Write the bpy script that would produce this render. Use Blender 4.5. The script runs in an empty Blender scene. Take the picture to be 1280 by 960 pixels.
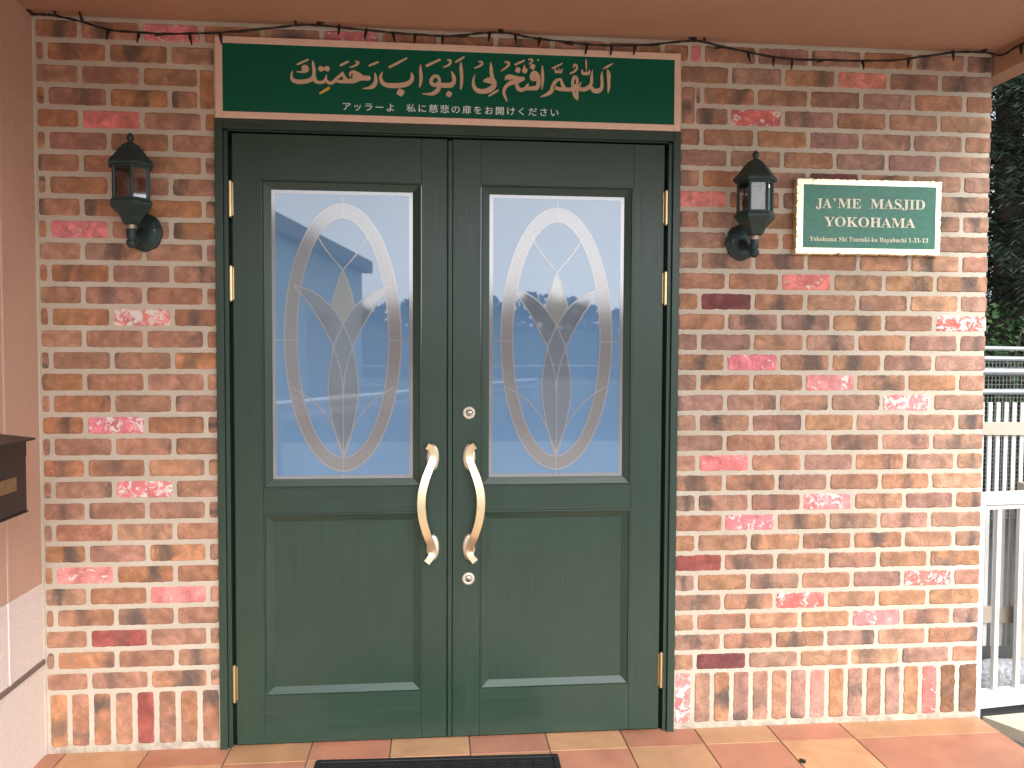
import bpy, bmesh, math, random
from mathutils import Vector, Matrix, noise as mnoise

random.seed(7)
S = bpy.context.scene
COL = S.collection

# ------------------------------------------------------------------ camera
YAW, PITCH, ROLL = 0.09448273, -0.0397989, 0.00425741
CAM = Vector((0.74706057, -2.94447839, 1.4082736))
FOC = 1035.0 / 1280.0
def cam_axes():
    cy, sy, cp, sp = math.cos(YAW), math.sin(YAW), math.cos(PITCH), math.sin(PITCH)
    f = Vector((sy*cp, cy*cp, sp)); r = Vector((cy, -sy, 0)); u = r.cross(f)
    c, s = math.cos(ROLL), math.sin(ROLL)
    return c*r + s*u, -s*r + c*u, f
CR, CU, CF = cam_axes()
cd = bpy.data.cameras.new('camera'); cam = bpy.data.objects.new('camera', cd); COL.objects.link(cam)
cd.sensor_width = 36.0; cd.lens = FOC*36.0; cd.clip_start = 0.05; cd.clip_end = 600
M3 = Matrix((CR, CU, -CF)).transposed()
cam.matrix_world = Matrix.Translation(CAM) @ M3.to_4x4()
S.camera = cam

# ------------------------------------------------------------------ light
SUN_EL, SUN_AZ = 45.0, 163.0      # azimuth clockwise from +Y: the sun stands behind the camera, veiled by cloud
W = bpy.data.worlds.new('World'); S.world = W; W.use_nodes = True
nt = W.node_tree; nt.nodes.clear()
sky = nt.nodes.new('ShaderNodeTexSky'); sky.sky_type = 'NISHITA'; sky.sun_disc = False
sky.sun_elevation = math.radians(SUN_EL); sky.sun_rotation = math.radians(SUN_AZ)
sky.air_density = 1.0; sky.dust_density = 2.5; sky.ozone_density = 1.0
bw = nt.nodes.new('ShaderNodeRGBToBW'); nt.links.new(sky.outputs[0], bw.inputs[0])
tint = nt.nodes.new('ShaderNodeMix'); tint.data_type = 'RGBA'; tint.blend_type = 'MULTIPLY'; tint.inputs[0].default_value = 1
nt.links.new(bw.outputs[0], tint.inputs[6]); tint.inputs[7].default_value = (0.97, 1.0, 1.06, 1)
mx = nt.nodes.new('ShaderNodeMix'); mx.data_type = 'RGBA'; mx.inputs[0].default_value = 0.86
nt.links.new(sky.outputs[0], mx.inputs[6]); nt.links.new(tint.outputs[2], mx.inputs[7])
bg = nt.nodes.new('ShaderNodeBackground'); bg.inputs[1].default_value = 0.15
out = nt.nodes.new('ShaderNodeOutputWorld')
nt.links.new(mx.outputs[2], bg.inputs[0]); nt.links.new(bg.outputs[0], out.inputs[0])
sl = bpy.data.lights.new('sun', 'SUN'); sl.energy = 1.0; sl.angle = math.radians(40); sl.color = (1.0, 0.965, 0.92)
so = bpy.data.objects.new('sun', sl); COL.objects.link(so)
e, a = math.radians(SUN_EL), math.radians(SUN_AZ)
sd = Vector((math.sin(a)*math.cos(e), math.cos(a)*math.cos(e), math.sin(e)))
so.rotation_euler = (-sd).to_track_quat('-Z', 'Y').to_euler()
so.location = sd*30
S.view_settings.view_transform = 'Standard'; S.view_settings.look = 'None'
S.view_settings.gamma = 1.0; S.view_settings.use_curve_mapping = False
S.view_settings.exposure = 1.6
S.cycles.use_denoising = True
S.cycles.max_bounces = 10; S.cycles.diffuse_bounces = 6; S.cycles.transparent_max_bounces = 12
S.cycles.sample_clamp_indirect = 8

# ------------------------------------------------------------------ helpers
def ray(px, py):
    return CF + CR*((px-640)/1035.0) - CU*((py-480)/1035.0)
def on_y(px, py, y):
    """point of the upright plane at depth y measured from the survey of the facade"""
    d = ray(px, py); return CAM + d*((y-CAM.y)/d.y)

class MB:
    """collects verts and faces into one mesh"""
    def __init__(s): s.v = []; s.f = []; s.m = []; s.sm = []
    def add(s, vs, fs, mat=0, smooth=False):
        o = len(s.v); s.v += [tuple(v) for v in vs]
        for f in fs:
            s.f.append([i+o for i in f]); s.m.append(mat); s.sm.append(smooth)
        return s
    def box(s, x0, x1, y0, y1, z0, z1, mat=0, bev=0.0):
        if bev <= 0:
            v = [(x0,y0,z0),(x1,y0,z0),(x1,y1,z0),(x0,y1,z0),(x0,y0,z1),(x1,y0,z1),(x1,y1,z1),(x0,y1,z1)]
            f = [(0,3,2,1),(4,5,6,7),(0,1,5,4),(1,2,6,5),(2,3,7,6),(3,0,4,7)]
            return s.add(v, f, mat)
        b = bmesh.new()
        bmesh.ops.create_cube(b, size=1.0)
        for q in b.verts:
            q.co = Vector(((x0+x1)/2 + q.co.x*(x1-x0), (y0+y1)/2 + q.co.y*(y1-y0), (z0+z1)/2 + q.co.z*(z1-z0)))
        bmesh.ops.bevel(b, geom=list(b.edges), offset=bev, segments=2, profile=0.5, affect='EDGES')
        b.verts.index_update()
        s.add([q.co[:] for q in b.verts], [[q.index for q in f.verts] for f in b.faces], mat); b.free(); return s
    def grid(s, P, mat=0, smooth=False, close_u=False, close_v=False):
        n = len(P); k = len(P[0]); vs = [p for r in P for p in r]; fs = []
        for i in range(n if close_u else n-1):
            for j in range(k if close_v else k-1):
                i2, j2 = (i+1) % n, (j+1) % k
                fs.append((i*k+j, i*k+j2, i2*k+j2, i2*k+j))
        return s.add(vs, fs, mat, smooth)
    def tube(s, pts, r, n=8, mat=0, caps=True, smooth=True):
        pts = [Vector(p) for p in pts]
        rr = r if isinstance(r, (list, tuple)) else [r]*len(pts)
        P = []; up = None
        for i, p in enumerate(pts):
            t = (pts[min(i+1, len(pts)-1)] - pts[max(i-1, 0)]).normalized()
            if up is None:
                up = Vector((0,0,1)) if abs(t.z) < .9 else Vector((1,0,0))
            sx = t.cross(up).normalized(); up = sx.cross(t).normalized()
            P.append([p + (sx*math.cos(q) + up*math.sin(q))*rr[i] for q in [2*math.pi*k/n for k in range(n)]])
        s.grid(P, mat, smooth, close_v=True)
        if caps:
            s.add(P[0], [list(range(n))[::-1]], mat); s.add(P[-1], [list(range(n))], mat)
        return s
    def lathe(s, prof, c=(0,0,0), n=24, mat=0, smooth=True, axis='z', rot=0.0):
        P = []
        for r, h in prof:
            row = []
            for k in range(n):
                q = 2*math.pi*k/n + rot
                if axis == 'z': row.append((c[0]+r*math.sin(q), c[1]-r*math.cos(q), c[2]+h))
                elif axis == 'y': row.append((c[0]+r*math.cos(q), c[1]+h, c[2]+r*math.sin(q)))
            P.append(row)
        return s.grid(P, mat, smooth, close_v=True)
    def build(s, name, mats, parent=None, recalc=True):
        me = bpy.data.meshes.new(name); me.from_pydata(s.v, [], s.f)
        if not isinstance(mats, (list, tuple)): mats = [mats]
        for q in mats: me.materials.append(q)
        me.polygons.foreach_set('material_index', s.m)
        me.polygons.foreach_set('use_smooth', s.sm)
        if recalc:
            b = bmesh.new(); b.from_mesh(me); bmesh.ops.recalc_face_normals(b, faces=b.faces); b.to_mesh(me); b.free()
        me.update()
        o = bpy.data.objects.new(name, me); COL.objects.link(o)
        if parent:
            o.parent = parent
            if parent.type == 'EMPTY' and parent.parent is None:
                o.matrix_parent_inverse = Matrix.Translation(-parent.location)
            else:
                o.matrix_parent_inverse = Matrix.Identity(4)
                q = parent
                inv = Matrix.Identity(4)
                root = parent
                while root.parent: root = root.parent
                # children of a part share the part's own frame (all parts carry world coordinates)
        return o
def tag(o, label=None, cat=None, group=None, kind=None):
    if label: o['label'] = label
    if cat: o['category'] = cat
    if group: o['group'] = group
    if kind: o['kind'] = kind
    return o
def empty(name, loc=(0,0,0)):
    o = bpy.data.objects.new(name, None); COL.objects.link(o); o.location = loc; o.empty_display_size = .05
    return o
def thing(name, label, cat, loc=(0,0,0), group=None):
    return tag(empty(name, loc), label, cat, group, 'thing')

# ------------------------------------------------------------------ materials
def new_mat(name):
    m = bpy.data.materials.new(name); m.use_nodes = True
    return m, m.node_tree.nodes, m.node_tree.links, m.node_tree.nodes['Principled BSDF']
def ramp(N, stops, interp='LINEAR'):
    r = N.new('ShaderNodeValToRGB'); r.color_ramp.interpolation = interp
    el = r.color_ramp.elements
    while len(el) < len(stops): el.new(.5)
    for q, (p, c) in zip(el, stops):
        q.position = p; q.color = c if len(c) == 4 else (*c, 1)
    return r
def g(v): return (v, v, v, 1)
def noise_n(N, L, scale, detail=3, rough=.5, dist=0, vec=None):
    n = N.new('ShaderNodeTexNoise'); n.inputs['Scale'].default_value = scale
    n.inputs['Detail'].default_value = detail; n.inputs['Roughness'].default_value = rough
    n.inputs['Distortion'].default_value = dist
    if vec is not None: L.new(vec, n.inputs['Vector'])
    return n
def mixc(N, L, fac, a, b, mode='MIX'):
    m = N.new('ShaderNodeMix'); m.data_type = 'RGBA'; m.blend_type = mode
    for sock, val in ((m.inputs[0], fac), (m.inputs[6], a), (m.inputs[7], b)):
        if hasattr(val, 'links') or isinstance(val, bpy.types.NodeSocket): L.new(val, sock)
        elif isinstance(val, (int, float)): sock.default_value = val
        else: sock.default_value = val if len(val) == 4 else (*val, 1)
    return m.outputs[2]
def mathn(N, L, op, a, b=None):
    m = N.new('ShaderNodeMath'); m.operation = op
    for sock, val in ((m.inputs[0], a), (m.inputs[1], b)):
        if val is None: continue
        if isinstance(val, bpy.types.NodeSocket): L.new(val, sock)
        else: sock.default_value = val
    return m.outputs[0]
def bump(N, L, bs, h, strength=.3, dist=.002):
    b = N.new('ShaderNodeBump'); b.inputs['Strength'].default_value = strength; b.inputs['Distance'].default_value = dist
    L.new(h, b.inputs['Height']); L.new(b.outputs[0], bs.inputs['Normal'])
def simple(name, col, rough=.5, metal=0, var=.15, scale=30, bscale=200, bstr=.1, bdist=.001, spec=.5, stretch=None):
    m, N, L, B = new_mat(name)
    tc = N.new('ShaderNodeTexCoord'); vec = tc.outputs['Object']
    if stretch:
        mp = N.new('ShaderNodeMapping'); mp.inputs['Scale'].default_value = stretch
        L.new(vec, mp.inputs['Vector']); vec = mp.outputs[0]
    n = noise_n(N, L, scale, 5, .6, 0, vec)
    r = ramp(N, [(.25, g(1-var)), (.75, g(1+var))]); L.new(n.outputs['Fac'], r.inputs[0])
    c = mixc(N, L, 1.0, col, r.outputs[0], 'MULTIPLY')
    L.new(c, B.inputs['Base Color'])
    B.inputs['Roughness'].default_value = rough; B.inputs['Metallic'].default_value = metal
    B.inputs['Specular IOR Level'].default_value = spec
    if bstr > 0:
        n2 = noise_n(N, L, bscale, 3, .6, 0, vec); bump(N, L, B, n2.outputs['Fac'], bstr, bdist)
    return m

def brick_mat():
    m, N, L, B = new_mat('fired_brick')
    tc = N.new('ShaderNodeTexCoord')
    at = N.new('ShaderNodeAttribute'); at.attribute_name = 'tone'
    ai = N.new('ShaderNodeAttribute'); ai.attribute_name = 'info'
    sp = N.new('ShaderNodeSeparateColor'); L.new(ai.outputs['Color'], sp.inputs[0])
    kind, rnd, smu = sp.outputs[0], sp.outputs[1], sp.outputs[2]
    off = N.new('ShaderNodeCombineXYZ')
    L.new(mathn(N, L, 'MULTIPLY', rnd, 37.0), off.inputs[0]); L.new(mathn(N, L, 'MULTIPLY', rnd, 91.0), off.inputs[2])
    ad = N.new('ShaderNodeVectorMath'); ad.operation = 'ADD'
    L.new(tc.outputs['Object'], ad.inputs[0]); L.new(off.outputs[0], ad.inputs[1]); v = ad.outputs[0]
    # orange / tan patches with soft watercolour-like borders
    n2 = noise_n(N, L, 19, 5, .6, .35, v)
    r2 = ramp(N, [(.38, g(.78)), (.46, g(.95)), (.52, g(1.03)), (.56, g(1.20)), (.66, g(1.32))]); L.new(n2.outputs['Fac'], r2.inputs[0])
    c = mixc(N, L, 1.0, at.outputs['Color'], r2.outputs[0], 'MULTIPLY')
    # greyed patches
    n5 = noise_n(N, L, 13, 3, .5, .8, v)
    r5 = ramp(N, [(.52, g(0)), (.66, g(.55))]); L.new(n5.outputs['Fac'], r5.inputs[0])
    greyf = mathn(N, L, 'MULTIPLY', r5.outputs[0], smu)
    c = mixc(N, L, greyf, c, (.31, .205, .155))
    # burnt smudges
    mps = N.new('ShaderNodeMapping'); mps.inputs['Scale'].default_value = (1, 1, .55); L.new(v, mps.inputs['Vector'])
    n1 = noise_n(N, L, 11.5, 5, .66, .7, mps.outputs[0])
    r1 = ramp(N, [(.50, g(0)), (.575, g(.42)), (.68, g(.92))]); L.new(n1.outputs['Fac'], r1.inputs[0])
    al = N.new('ShaderNodeAttribute'); al.attribute_name = 'local'
    sl_ = N.new('ShaderNodeSeparateColor'); L.new(al.outputs['Color'], sl_.inputs[0])
    dd = mathn(N, L, 'ABSOLUTE', mathn(N, L, 'SUBTRACT', sl_.outputs[0], sl_.outputs[2]))
    band = mathn(N, L, 'SUBTRACT', .20, mathn(N, L, 'MULTIPLY', dd, .85))
    fld = mathn(N, L, 'ADD', n1.outputs['Fac'], band)
    r1 = ramp(N, [(.50, g(0)), (.58, g(.38)), (.66, g(.72)), (.80, g(.95))]); L.new(fld, r1.inputs[0])
    sm = mathn(N, L, 'MULTIPLY', r1.outputs[0], smu)
    c = mixc(N, L, sm, c, (.105, .084, .073))
    # fine grain
    n3 = noise_n(N, L, 260, 3, .6, 0, v)
    r3 = ramp(N, [(.3, g(.86)), (.7, g(1.13))]); L.new(n3.outputs['Fac'], r3.inputs[0])
    c = mixc(N, L, 1.0, c, r3.outputs[0], 'MULTIPLY')
    # chipped white lime showing through the painted bricks (kind = amount)
    n4 = noise_n(N, L, 34, 7, .72, .9, v)
    th = mathn(N, L, 'ADD', n4.outputs['Fac'], mathn(N, L, 'MULTIPLY', kind, .262))
    r4 = ramp(N, [(.735, g(0)), (.765, g(1))]); L.new(th, r4.inputs[0])
    c = mixc(N, L, r4.outputs[0], c, (.80, .74, .68))
    L.new(c, B.inputs['Base Color']); B.inputs['Roughness'].default_value = .82
    nb = noise_n(N, L, 42, 8, .68, .5, v)
    cr = N.new('ShaderNodeTexVoronoi'); cr.feature = 'DISTANCE_TO_EDGE'; cr.inputs['Scale'].default_value = 26
    cw = N.new('ShaderNodeVectorMath'); cw.operation = 'ADD'; L.new(v, cw.inputs[0])
    cn = noise_n(N, L, 40, 3, .6, 0, v); cs = N.new('ShaderNodeVectorMath'); cs.operation = 'SCALE'; cs.inputs['Scale'].default_value = .03
    L.new(cn.outputs['Color'], cs.inputs[0]); L.new(cs.outputs[0], cw.inputs[1]); L.new(cw.outputs[0], cr.inputs['Vector'])
    rc = ramp(N, [(0, g(0)), (.05, g(.5)), (.10, g(.55))]); L.new(cr.outputs['Distance'], rc.inputs[0])
    hh = mathn(N, L, 'ADD', nb.outputs['Fac'], mathn(N, L, 'MULTIPLY', rc.outputs[0], ai.outputs['Alpha']))
    hh = mathn(N, L, 'MULTIPLY', hh, mathn(N, L, 'ADD', .45, mathn(N, L, 'MULTIPLY', ai.outputs['Alpha'], .9)))
    bump(N, L, B, hh, .5, .005)
    return m

def mortar_mat():
    m, N, L, B = new_mat('lime_mortar')
    tc = N.new('ShaderNodeTexCoord'); v = tc.outputs['Object']
    n = noise_n(N, L, 6, 6, .65, 0, v)
    r = ramp(N, [(.3, (.54, .475, .37)), (.7, (.64, .57, .455))]); L.new(n.outputs['Fac'], r.inputs[0])
    # lime bloom on the right end, dirt close to the floor
    n2 = noise_n(N, L, 3.0, 5, .6, .4, v)
    r2 = ramp(N, [(.58, g(0)), (.72, g(.6))]); L.new(n2.outputs['Fac'], r2.inputs[0])
    c = mixc(N, L, r2.outputs[0], r.outputs[0], (.68, .62, .53))
    sx = N.new('ShaderNodeSeparateXYZ'); L.new(v, sx.inputs[0])
    dz = N.new('ShaderNodeMapRange'); dz.inputs[1].default_value = .0; dz.inputs[2].default_value = .06
    dz.inputs[3].default_value = .75; dz.inputs[4].default_value = 0; L.new(sx.outputs[2], dz.inputs[0])
    nd = noise_n(N, L, 14, 6, .7, .5, v)
    rd = ramp(N, [(.42, g(0)), (.6, g(1))]); L.new(nd.outputs['Fac'], rd.inputs[0])
    c = mixc(N, L, mathn(N, L, 'MULTIPLY', dz.outputs[0], rd.outputs[0]), c, (.16, .13, .10))
    n3 = noise_n(N, L, 420, 3, .7, 0, v)
    r3 = ramp(N, [(.3, g(.85)), (.7, g(1.12))]); L.new(n3.outputs['Fac'], r3.inputs[0])
    c = mixc(N, L, 1.0, c, r3.outputs[0], 'MULTIPLY')
    L.new(c, B.inputs['Base Color']); B.inputs['Roughness'].default_value = .92
    nb = noise_n(N, L, 160, 4, .7, 0, v); bump(N, L, B, nb.outputs['Fac'], .5, .003)
    return m

def paint_mat(name, vertical):
    m, N, L, B = new_mat(name)
    tc = N.new('ShaderNodeTexCoord')
    mp = N.new('ShaderNodeMapping'); mp.inputs['Scale'].default_value = (90, 40, 2.2) if vertical else (2.2, 40, 90)
    L.new(tc.outputs['Object'], mp.inputs['Vector'])
    n = noise_n(N, L, 1.6, 6, .62, .6, mp.outputs[0])
    r = ramp(N, [(.3, (.0195, .045, .0285)), (.52, (.023, .052, .033)), (.75, (.030, .062, .040))]); L.new(n.outputs['Fac'], r.inputs[0])
    n2 = noise_n(N, L, 3.5, 4, .6, 0, tc.outputs['Object'])
    r2 = ramp(N, [(.3, g(.9)), (.7, g(1.1))]); L.new(n2.outputs['Fac'], r2.inputs[0])
    c = mixc(N, L, 1.0, r.outputs[0], r2.outputs[0], 'MULTIPLY')
    # a few paint chips
    n3 = noise_n(N, L, 38, 2, .5, .3, tc.outputs['Object'])
    r3 = ramp(N, [(.835, g(0)), (.845, g(1))]); L.new(n3.outputs['Fac'], r3.inputs[0])
    c = mixc(N, L, r3.outputs[0], c, (.42, .46, .40))
    L.new(c, B.inputs['Base Color'])
    rr = ramp(N, [(.3, g(.27)), (.7, g(.40))]); L.new(n.outputs['Fac'], rr.inputs[0]); L.new(rr.outputs[0], B.inputs['Roughness'])
    bump(N, L, B, n.outputs['Fac'], .16, .0010)
    return m

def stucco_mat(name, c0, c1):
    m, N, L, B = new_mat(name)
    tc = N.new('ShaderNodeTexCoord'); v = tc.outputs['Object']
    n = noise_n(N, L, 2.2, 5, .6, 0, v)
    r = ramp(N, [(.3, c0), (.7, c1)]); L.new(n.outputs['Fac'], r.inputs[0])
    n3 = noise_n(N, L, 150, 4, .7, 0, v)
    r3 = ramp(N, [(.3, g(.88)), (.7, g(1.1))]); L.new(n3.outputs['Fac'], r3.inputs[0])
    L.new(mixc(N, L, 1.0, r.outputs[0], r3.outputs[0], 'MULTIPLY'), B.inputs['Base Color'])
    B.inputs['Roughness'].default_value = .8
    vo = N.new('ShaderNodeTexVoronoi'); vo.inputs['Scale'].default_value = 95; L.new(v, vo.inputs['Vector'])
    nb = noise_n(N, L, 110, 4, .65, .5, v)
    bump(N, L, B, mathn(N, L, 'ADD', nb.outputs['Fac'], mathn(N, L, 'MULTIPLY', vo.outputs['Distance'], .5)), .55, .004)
    return m

def tile_mat():
    m, N, L, B = new_mat('terracotta_tile')
    tc = N.new('ShaderNodeTexCoord'); v = tc.outputs['Object']
    at = N.new('ShaderNodeAttribute'); at.attribute_name = 'tone'
    n = noise_n(N, L, 7, 6, .62, .5, v)
    r = ramp(N, [(.3, (.84, .80, .76)), (.7, (1.14, 1.16, 1.18))]); L.new(n.outputs['Fac'], r.inputs[0])
    c = mixc(N, L, 1.0, at.outputs['Color'], r.outputs[0], 'MULTIPLY')
    n2 = noise_n(N, L, 60, 5, .7, 0, v)
    r2 = ramp(N, [(.66, g(0)), (.75, g(.35))]); L.new(n2.outputs['Fac'], r2.inputs[0])
    c = mixc(N, L, r2.outputs[0], c, (.30, .17, .10))
    L.new(c, B.inputs['Base Color'])
    rr = ramp(N, [(.3, g(.34)), (.7, g(.5))]); L.new(n.outputs['Fac'], rr.inputs[0]); L.new(rr.outputs[0], B.inputs['Roughness'])
    nb = noise_n(N, L, 40, 4, .6, 0, v); bump(N, L, B, nb.outputs['Fac'], .12, .002)
    return m

def glass_mat():
    m, N, L, B = new_mat('blue_backed_glazing')
    tc = N.new('ShaderNodeTexCoord'); v = tc.outputs['Object']
    n = noise_n(N, L, 1.8, 3, .5, 0, v)
    r = ramp(N, [(.35, (.115, .245, .43)), (.65, (.145, .285, .48))]); L.new(n.outputs['Fac'], r.inputs[0])
    L.new(r.outputs[0], B.inputs['Base Color'])
    B.inputs['Roughness'].default_value = .015; B.inputs['IOR'].default_value = 1.9
    nb = noise_n(N, L, 2.2, 2, .5, 0, v); bump(N, L, B, nb.outputs['Fac'], .03, .004)
    return m

def frost_mat(name, col, ior=2.2, rough=.10):
    m, N, L, B = new_mat(name)
    tc = N.new('ShaderNodeTexCoord'); v = tc.outputs['Object']
    n = noise_n(N, L, 250, 3, .6, 0, v)
    r = ramp(N, [(.3, g(.9)), (.7, g(1.1))]); L.new(n.outputs['Fac'], r.inputs[0])
    L.new(mixc(N, L, 1.0, col, r.outputs[0], 'MULTIPLY'), B.inputs['Base Color'])
    B.inputs['Roughness'].default_value = rough; B.inputs['IOR'].default_value = ior
    return m

def smoky_glass():
    m, N, L, B = new_mat('smoked_lamp_glass')
    for q in list(N):
        if q.type == 'BSDF_PRINCIPLED': N.remove(q)
    o = [q for q in N if q.type == 'OUTPUT_MATERIAL'][0]
    t = N.new('ShaderNodeBsdfTransparent'); t.inputs[0].default_value = (.50, .43, .42, 1)
    gl = N.new('ShaderNodeBsdfGlossy'); gl.inputs['Roughness'].default_value = .03; gl.inputs[0].default_value = (1, 1, 1, 1)
    fr = N.new('ShaderNodeFresnel'); fr.inputs[0].default_value = 1.75
    mxs = N.new('ShaderNodeMixShader'); L.new(fr.outputs[0], mxs.inputs[0]); L.new(t.outputs[0], mxs.inputs[1]); L.new(gl.outputs[0], mxs.inputs[2])
    L.new(mxs.outputs[0], o.inputs[0])
    return m

def leaf_mat(name, c0, c1, c2):
    m, N, L, B = new_mat(name)
    tc = N.new('ShaderNodeTexCoord'); v = tc.outputs['Object']
    n = noise_n(N, L, 1.3, 3, .6, 0, v); n2 = noise_n(N, L, 14, 2, .6, 0, v)
    f = mathn(N, L, 'ADD', mathn(N, L, 'MULTIPLY', n.outputs['Fac'], .6), mathn(N, L, 'MULTIPLY', n2.outputs['Fac'], .4))
    r = ramp(N, [(.35, c0), (.5, c1), (.65, c2)]); L.new(f, r.inputs[0]); L.new(r.outputs[0], B.inputs['Base Color'])
    B.inputs['Roughness'].default_value = .6; B.inputs['Specular IOR Level'].default_value = .2
    return m

def corrugated_mat():
    m, N, L, B = new_mat('pale_teal_siding')
    tc = N.new('ShaderNodeTexCoord')
    n = noise_n(N, L, .5, 4, .6, 0, tc.outputs['Object'])
    r = ramp(N, [(.3, (.66, .82, .82)), (.7, (.72, .86, .86))]); L.new(n.outputs['Fac'], r.inputs[0])
    L.new(r.outputs[0], B.inputs['Base Color']); B.inputs['Roughness'].default_value = .55
    return m

def ground_mat():
    m, N, L, B = new_mat('worn_asphalt')
    tc = N.new('ShaderNodeTexCoord'); v = tc.outputs['Object']
    n = noise_n(N, L, .6, 5, .6, 0, v); n2 = noise_n(N, L, 120, 4, .7, 0, v)
    r = ramp(N, [(.3, (.060, .058, .055)), (.7, (.10, .097, .092))]); L.new(n.outputs['Fac'], r.inputs[0])
    r2 = ramp(N, [(.3, g(.6)), (.7, g(1.4))]); L.new(n2.outputs['Fac'], r2.inputs[0])
    L.new(mixc(N, L, 1.0, r.outputs[0], r2.outputs[0], 'MULTIPLY'), B.inputs['Base Color'])
    B.inputs['Roughness'].default_value = .85; bump(N, L, B, n2.outputs['Fac'], .5, .004)
    return m

BRICK = brick_mat(); MORTAR = mortar_mat()
PV = paint_mat('green_paint_upright_grain', True); PH = paint_mat('green_paint_level_grain', False)
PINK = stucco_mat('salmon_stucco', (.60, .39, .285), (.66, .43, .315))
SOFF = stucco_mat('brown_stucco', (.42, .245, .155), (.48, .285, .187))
CREAM = stucco_mat('cream_stucco', (.82, .73, .65), (.86, .775, .70))
TILE = tile_mat(); GLASS = glass_mat()
FROST_BAND = frost_mat('frosted_oval_band', (.215, .21, .215)); FROST_LEAF = frost_mat('grey_textured_glass', (.165, .205, .25), 2.1, .04)
FROST_TIP = frost_mat('pale_textured_glass', (.25, .28, .27), 2.2, .06)
CAME = frost_mat('pale_lead_came', (.29, .30, .32))
BORDER = frost_mat('frosted_border', (.23, .235, .25), 2.35)
BRASS = simple('satin_brass', (.78, .60, .34), .33, 1.0, .06, 40, 400, .06, .0004, stretch=(1, 1, .1))
HANDLE = simple('brushed_champagne_brass', (.80, .675, .43), .36, 1.0, .05, 60, 300, .08, .0004)
PLATE_M = simple('pale_champagne_metal', (.78, .69, .56), .42, .75, .04)
LOCKM = simple('cream_enamel', (.66, .60, .50), .35, .3, .04)
STEEL = simple('nickel_steel', (.5, .47, .42), .3, 1.0, .05)
DARK = simple('painted_gap_shade', (.006, .008, .007), .7, 0, .1)  # near-black colour standing in for the shade in the door gap and keyhole
LAMPM = simple('dark_teal_cast_metal', (.026, .052, .050), .45, .25, .2, 25, 220, .35, .001)
SMOKE = smoky_glass()
BULBG = simple('white_lamp_bulb', (.62, .57, .54), .4, 0, .03)
SIGNG = simple('green_sign_film', (.001, .104, .056), .38, 0, .06, 3, 300, .02, spec=.25)
SIGNB = simple('peach_gold_sign_border', (.86, .62, .48), .36, .2, .05)
SIGNL = simple('peach_gold_lettering', (.70, .50, .34), .4, .15, .04)
YEL = simple('yellow_lettering', (.72, .52, .06), .45, 0, .03)
WHT = simple('white_lettering', (.84, .95, .93), .45, 0, .02)
PLG = simple('green_plaque_enamel', (.016, .19, .112), .3, 0, .22, 60, 250, .08)
PLGOLD = simple('polished_gold_edge', (.93, .84, .56), .34, 1.0, .08, 18, 60, .25, .003)
PLTXT = simple('ivory_gold_lettering', (.93, .88, .68), .4, 0, .10, 120)
WIRE = simple('black_cable', (.010, .009, .009), .5, 0, .1)
BOXM = simple('dark_brown_box_metal', (.030, .022, .019), .42, .2, .2, 20, 150, .15)
BOXPL = simple('tarnished_brass_plate', (.30, .23, .11), .4, .7, .3, 60)
RUB = simple('black_rubber', (.011, .011, .012), .55, 0, .2, 50, 300, .3)
WHITE = simple('white_painted_aluminium', (.66, .65, .62), .4, 0, .05, 8)
BEIGE = simple('beige_painted_steel', (.46, .39, .31), .5, 0, .1, 8)
MOSSP = simple('stained_beige_post', (.42, .37, .29), .6, 0, .3, 9)
PIPE = simple('galvanised_pipe', (.46, .47, .48), .4, .6, .15, 12)
MESHM = simple('black_wire_mesh', (.016, .017, .017), .5, .3, .1)
WIREM = simple('grey_wire_mesh', (.16, .165, .165), .5, .3, .2)
KERB = simple('speckled_grey_stone', (.36, .36, .37), .85, 0, .55, 70, 90, .8, .006)
SLAB = simple('cream_paving_stone', (.56, .48, .36), .8, 0, .18, 6, 80, .4, .004)
GROUND = ground_mat()
GROUT = simple('dark_tile_grout', (.13, .105, .085), .9, 0, .25, 40, 120, .4, .002)
CONC = simple('pale_concrete', (.34, .32, .29), .85, 0, .15, 1.5, 120, .3, .003)
BARK = simple('tree_bark', (.07, .05, .035), .9, 0, .3, 6, 30, .8, .02)
LEAFD = leaf_mat('dark_conifer_leaf', (.006, .012, .007), (.010, .021, .011), (.022, .040, .018))
LEAFM = leaf_mat('mid_green_leaf', (.015, .034, .012), (.028, .06, .018), (.055, .098, .03))
LEAFF = leaf_mat('far_wood_leaf', (.025, .042, .030), (.038, .06, .038), (.06, .085, .05))
SIDING = corrugated_mat()
ROOFM = simple('dark_slate_roof', (.075, .078, .09), .6, 0, .15, 2)
TRIM = simple('grey_brown_strip', (.20, .155, .125), .8, 0, .25, 60, 120, .5)
CAULK = simple('pale_caulk', (.66, .47, .36), .6, 0, .05)

FLOOR = 0.010
# ------------------------------------------------------------------ setting: ground and porch floor
gb = MB(); gb.add([(-150,-150,-.05),(150,-150,-.05),(150,150,-.05),(-150,150,-.05)], [(0,1,2,3)])
tag(gb.build('ground', GROUND), kind='structure')
fb = MB(); fb.box(-.60, 2.836, -2.05, .06, -.2, FLOOR-.0035)
tag(fb.build('porch_slab', GROUT), kind='structure')
pv = MB(); pv.box(-6, 9, -10.0, -2.06, -.2, -.02)  # unseen; kept pale to bounce light up onto the porch ceiling
tag(pv.build('forecourt_paving', CONC), kind='structure')
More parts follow.
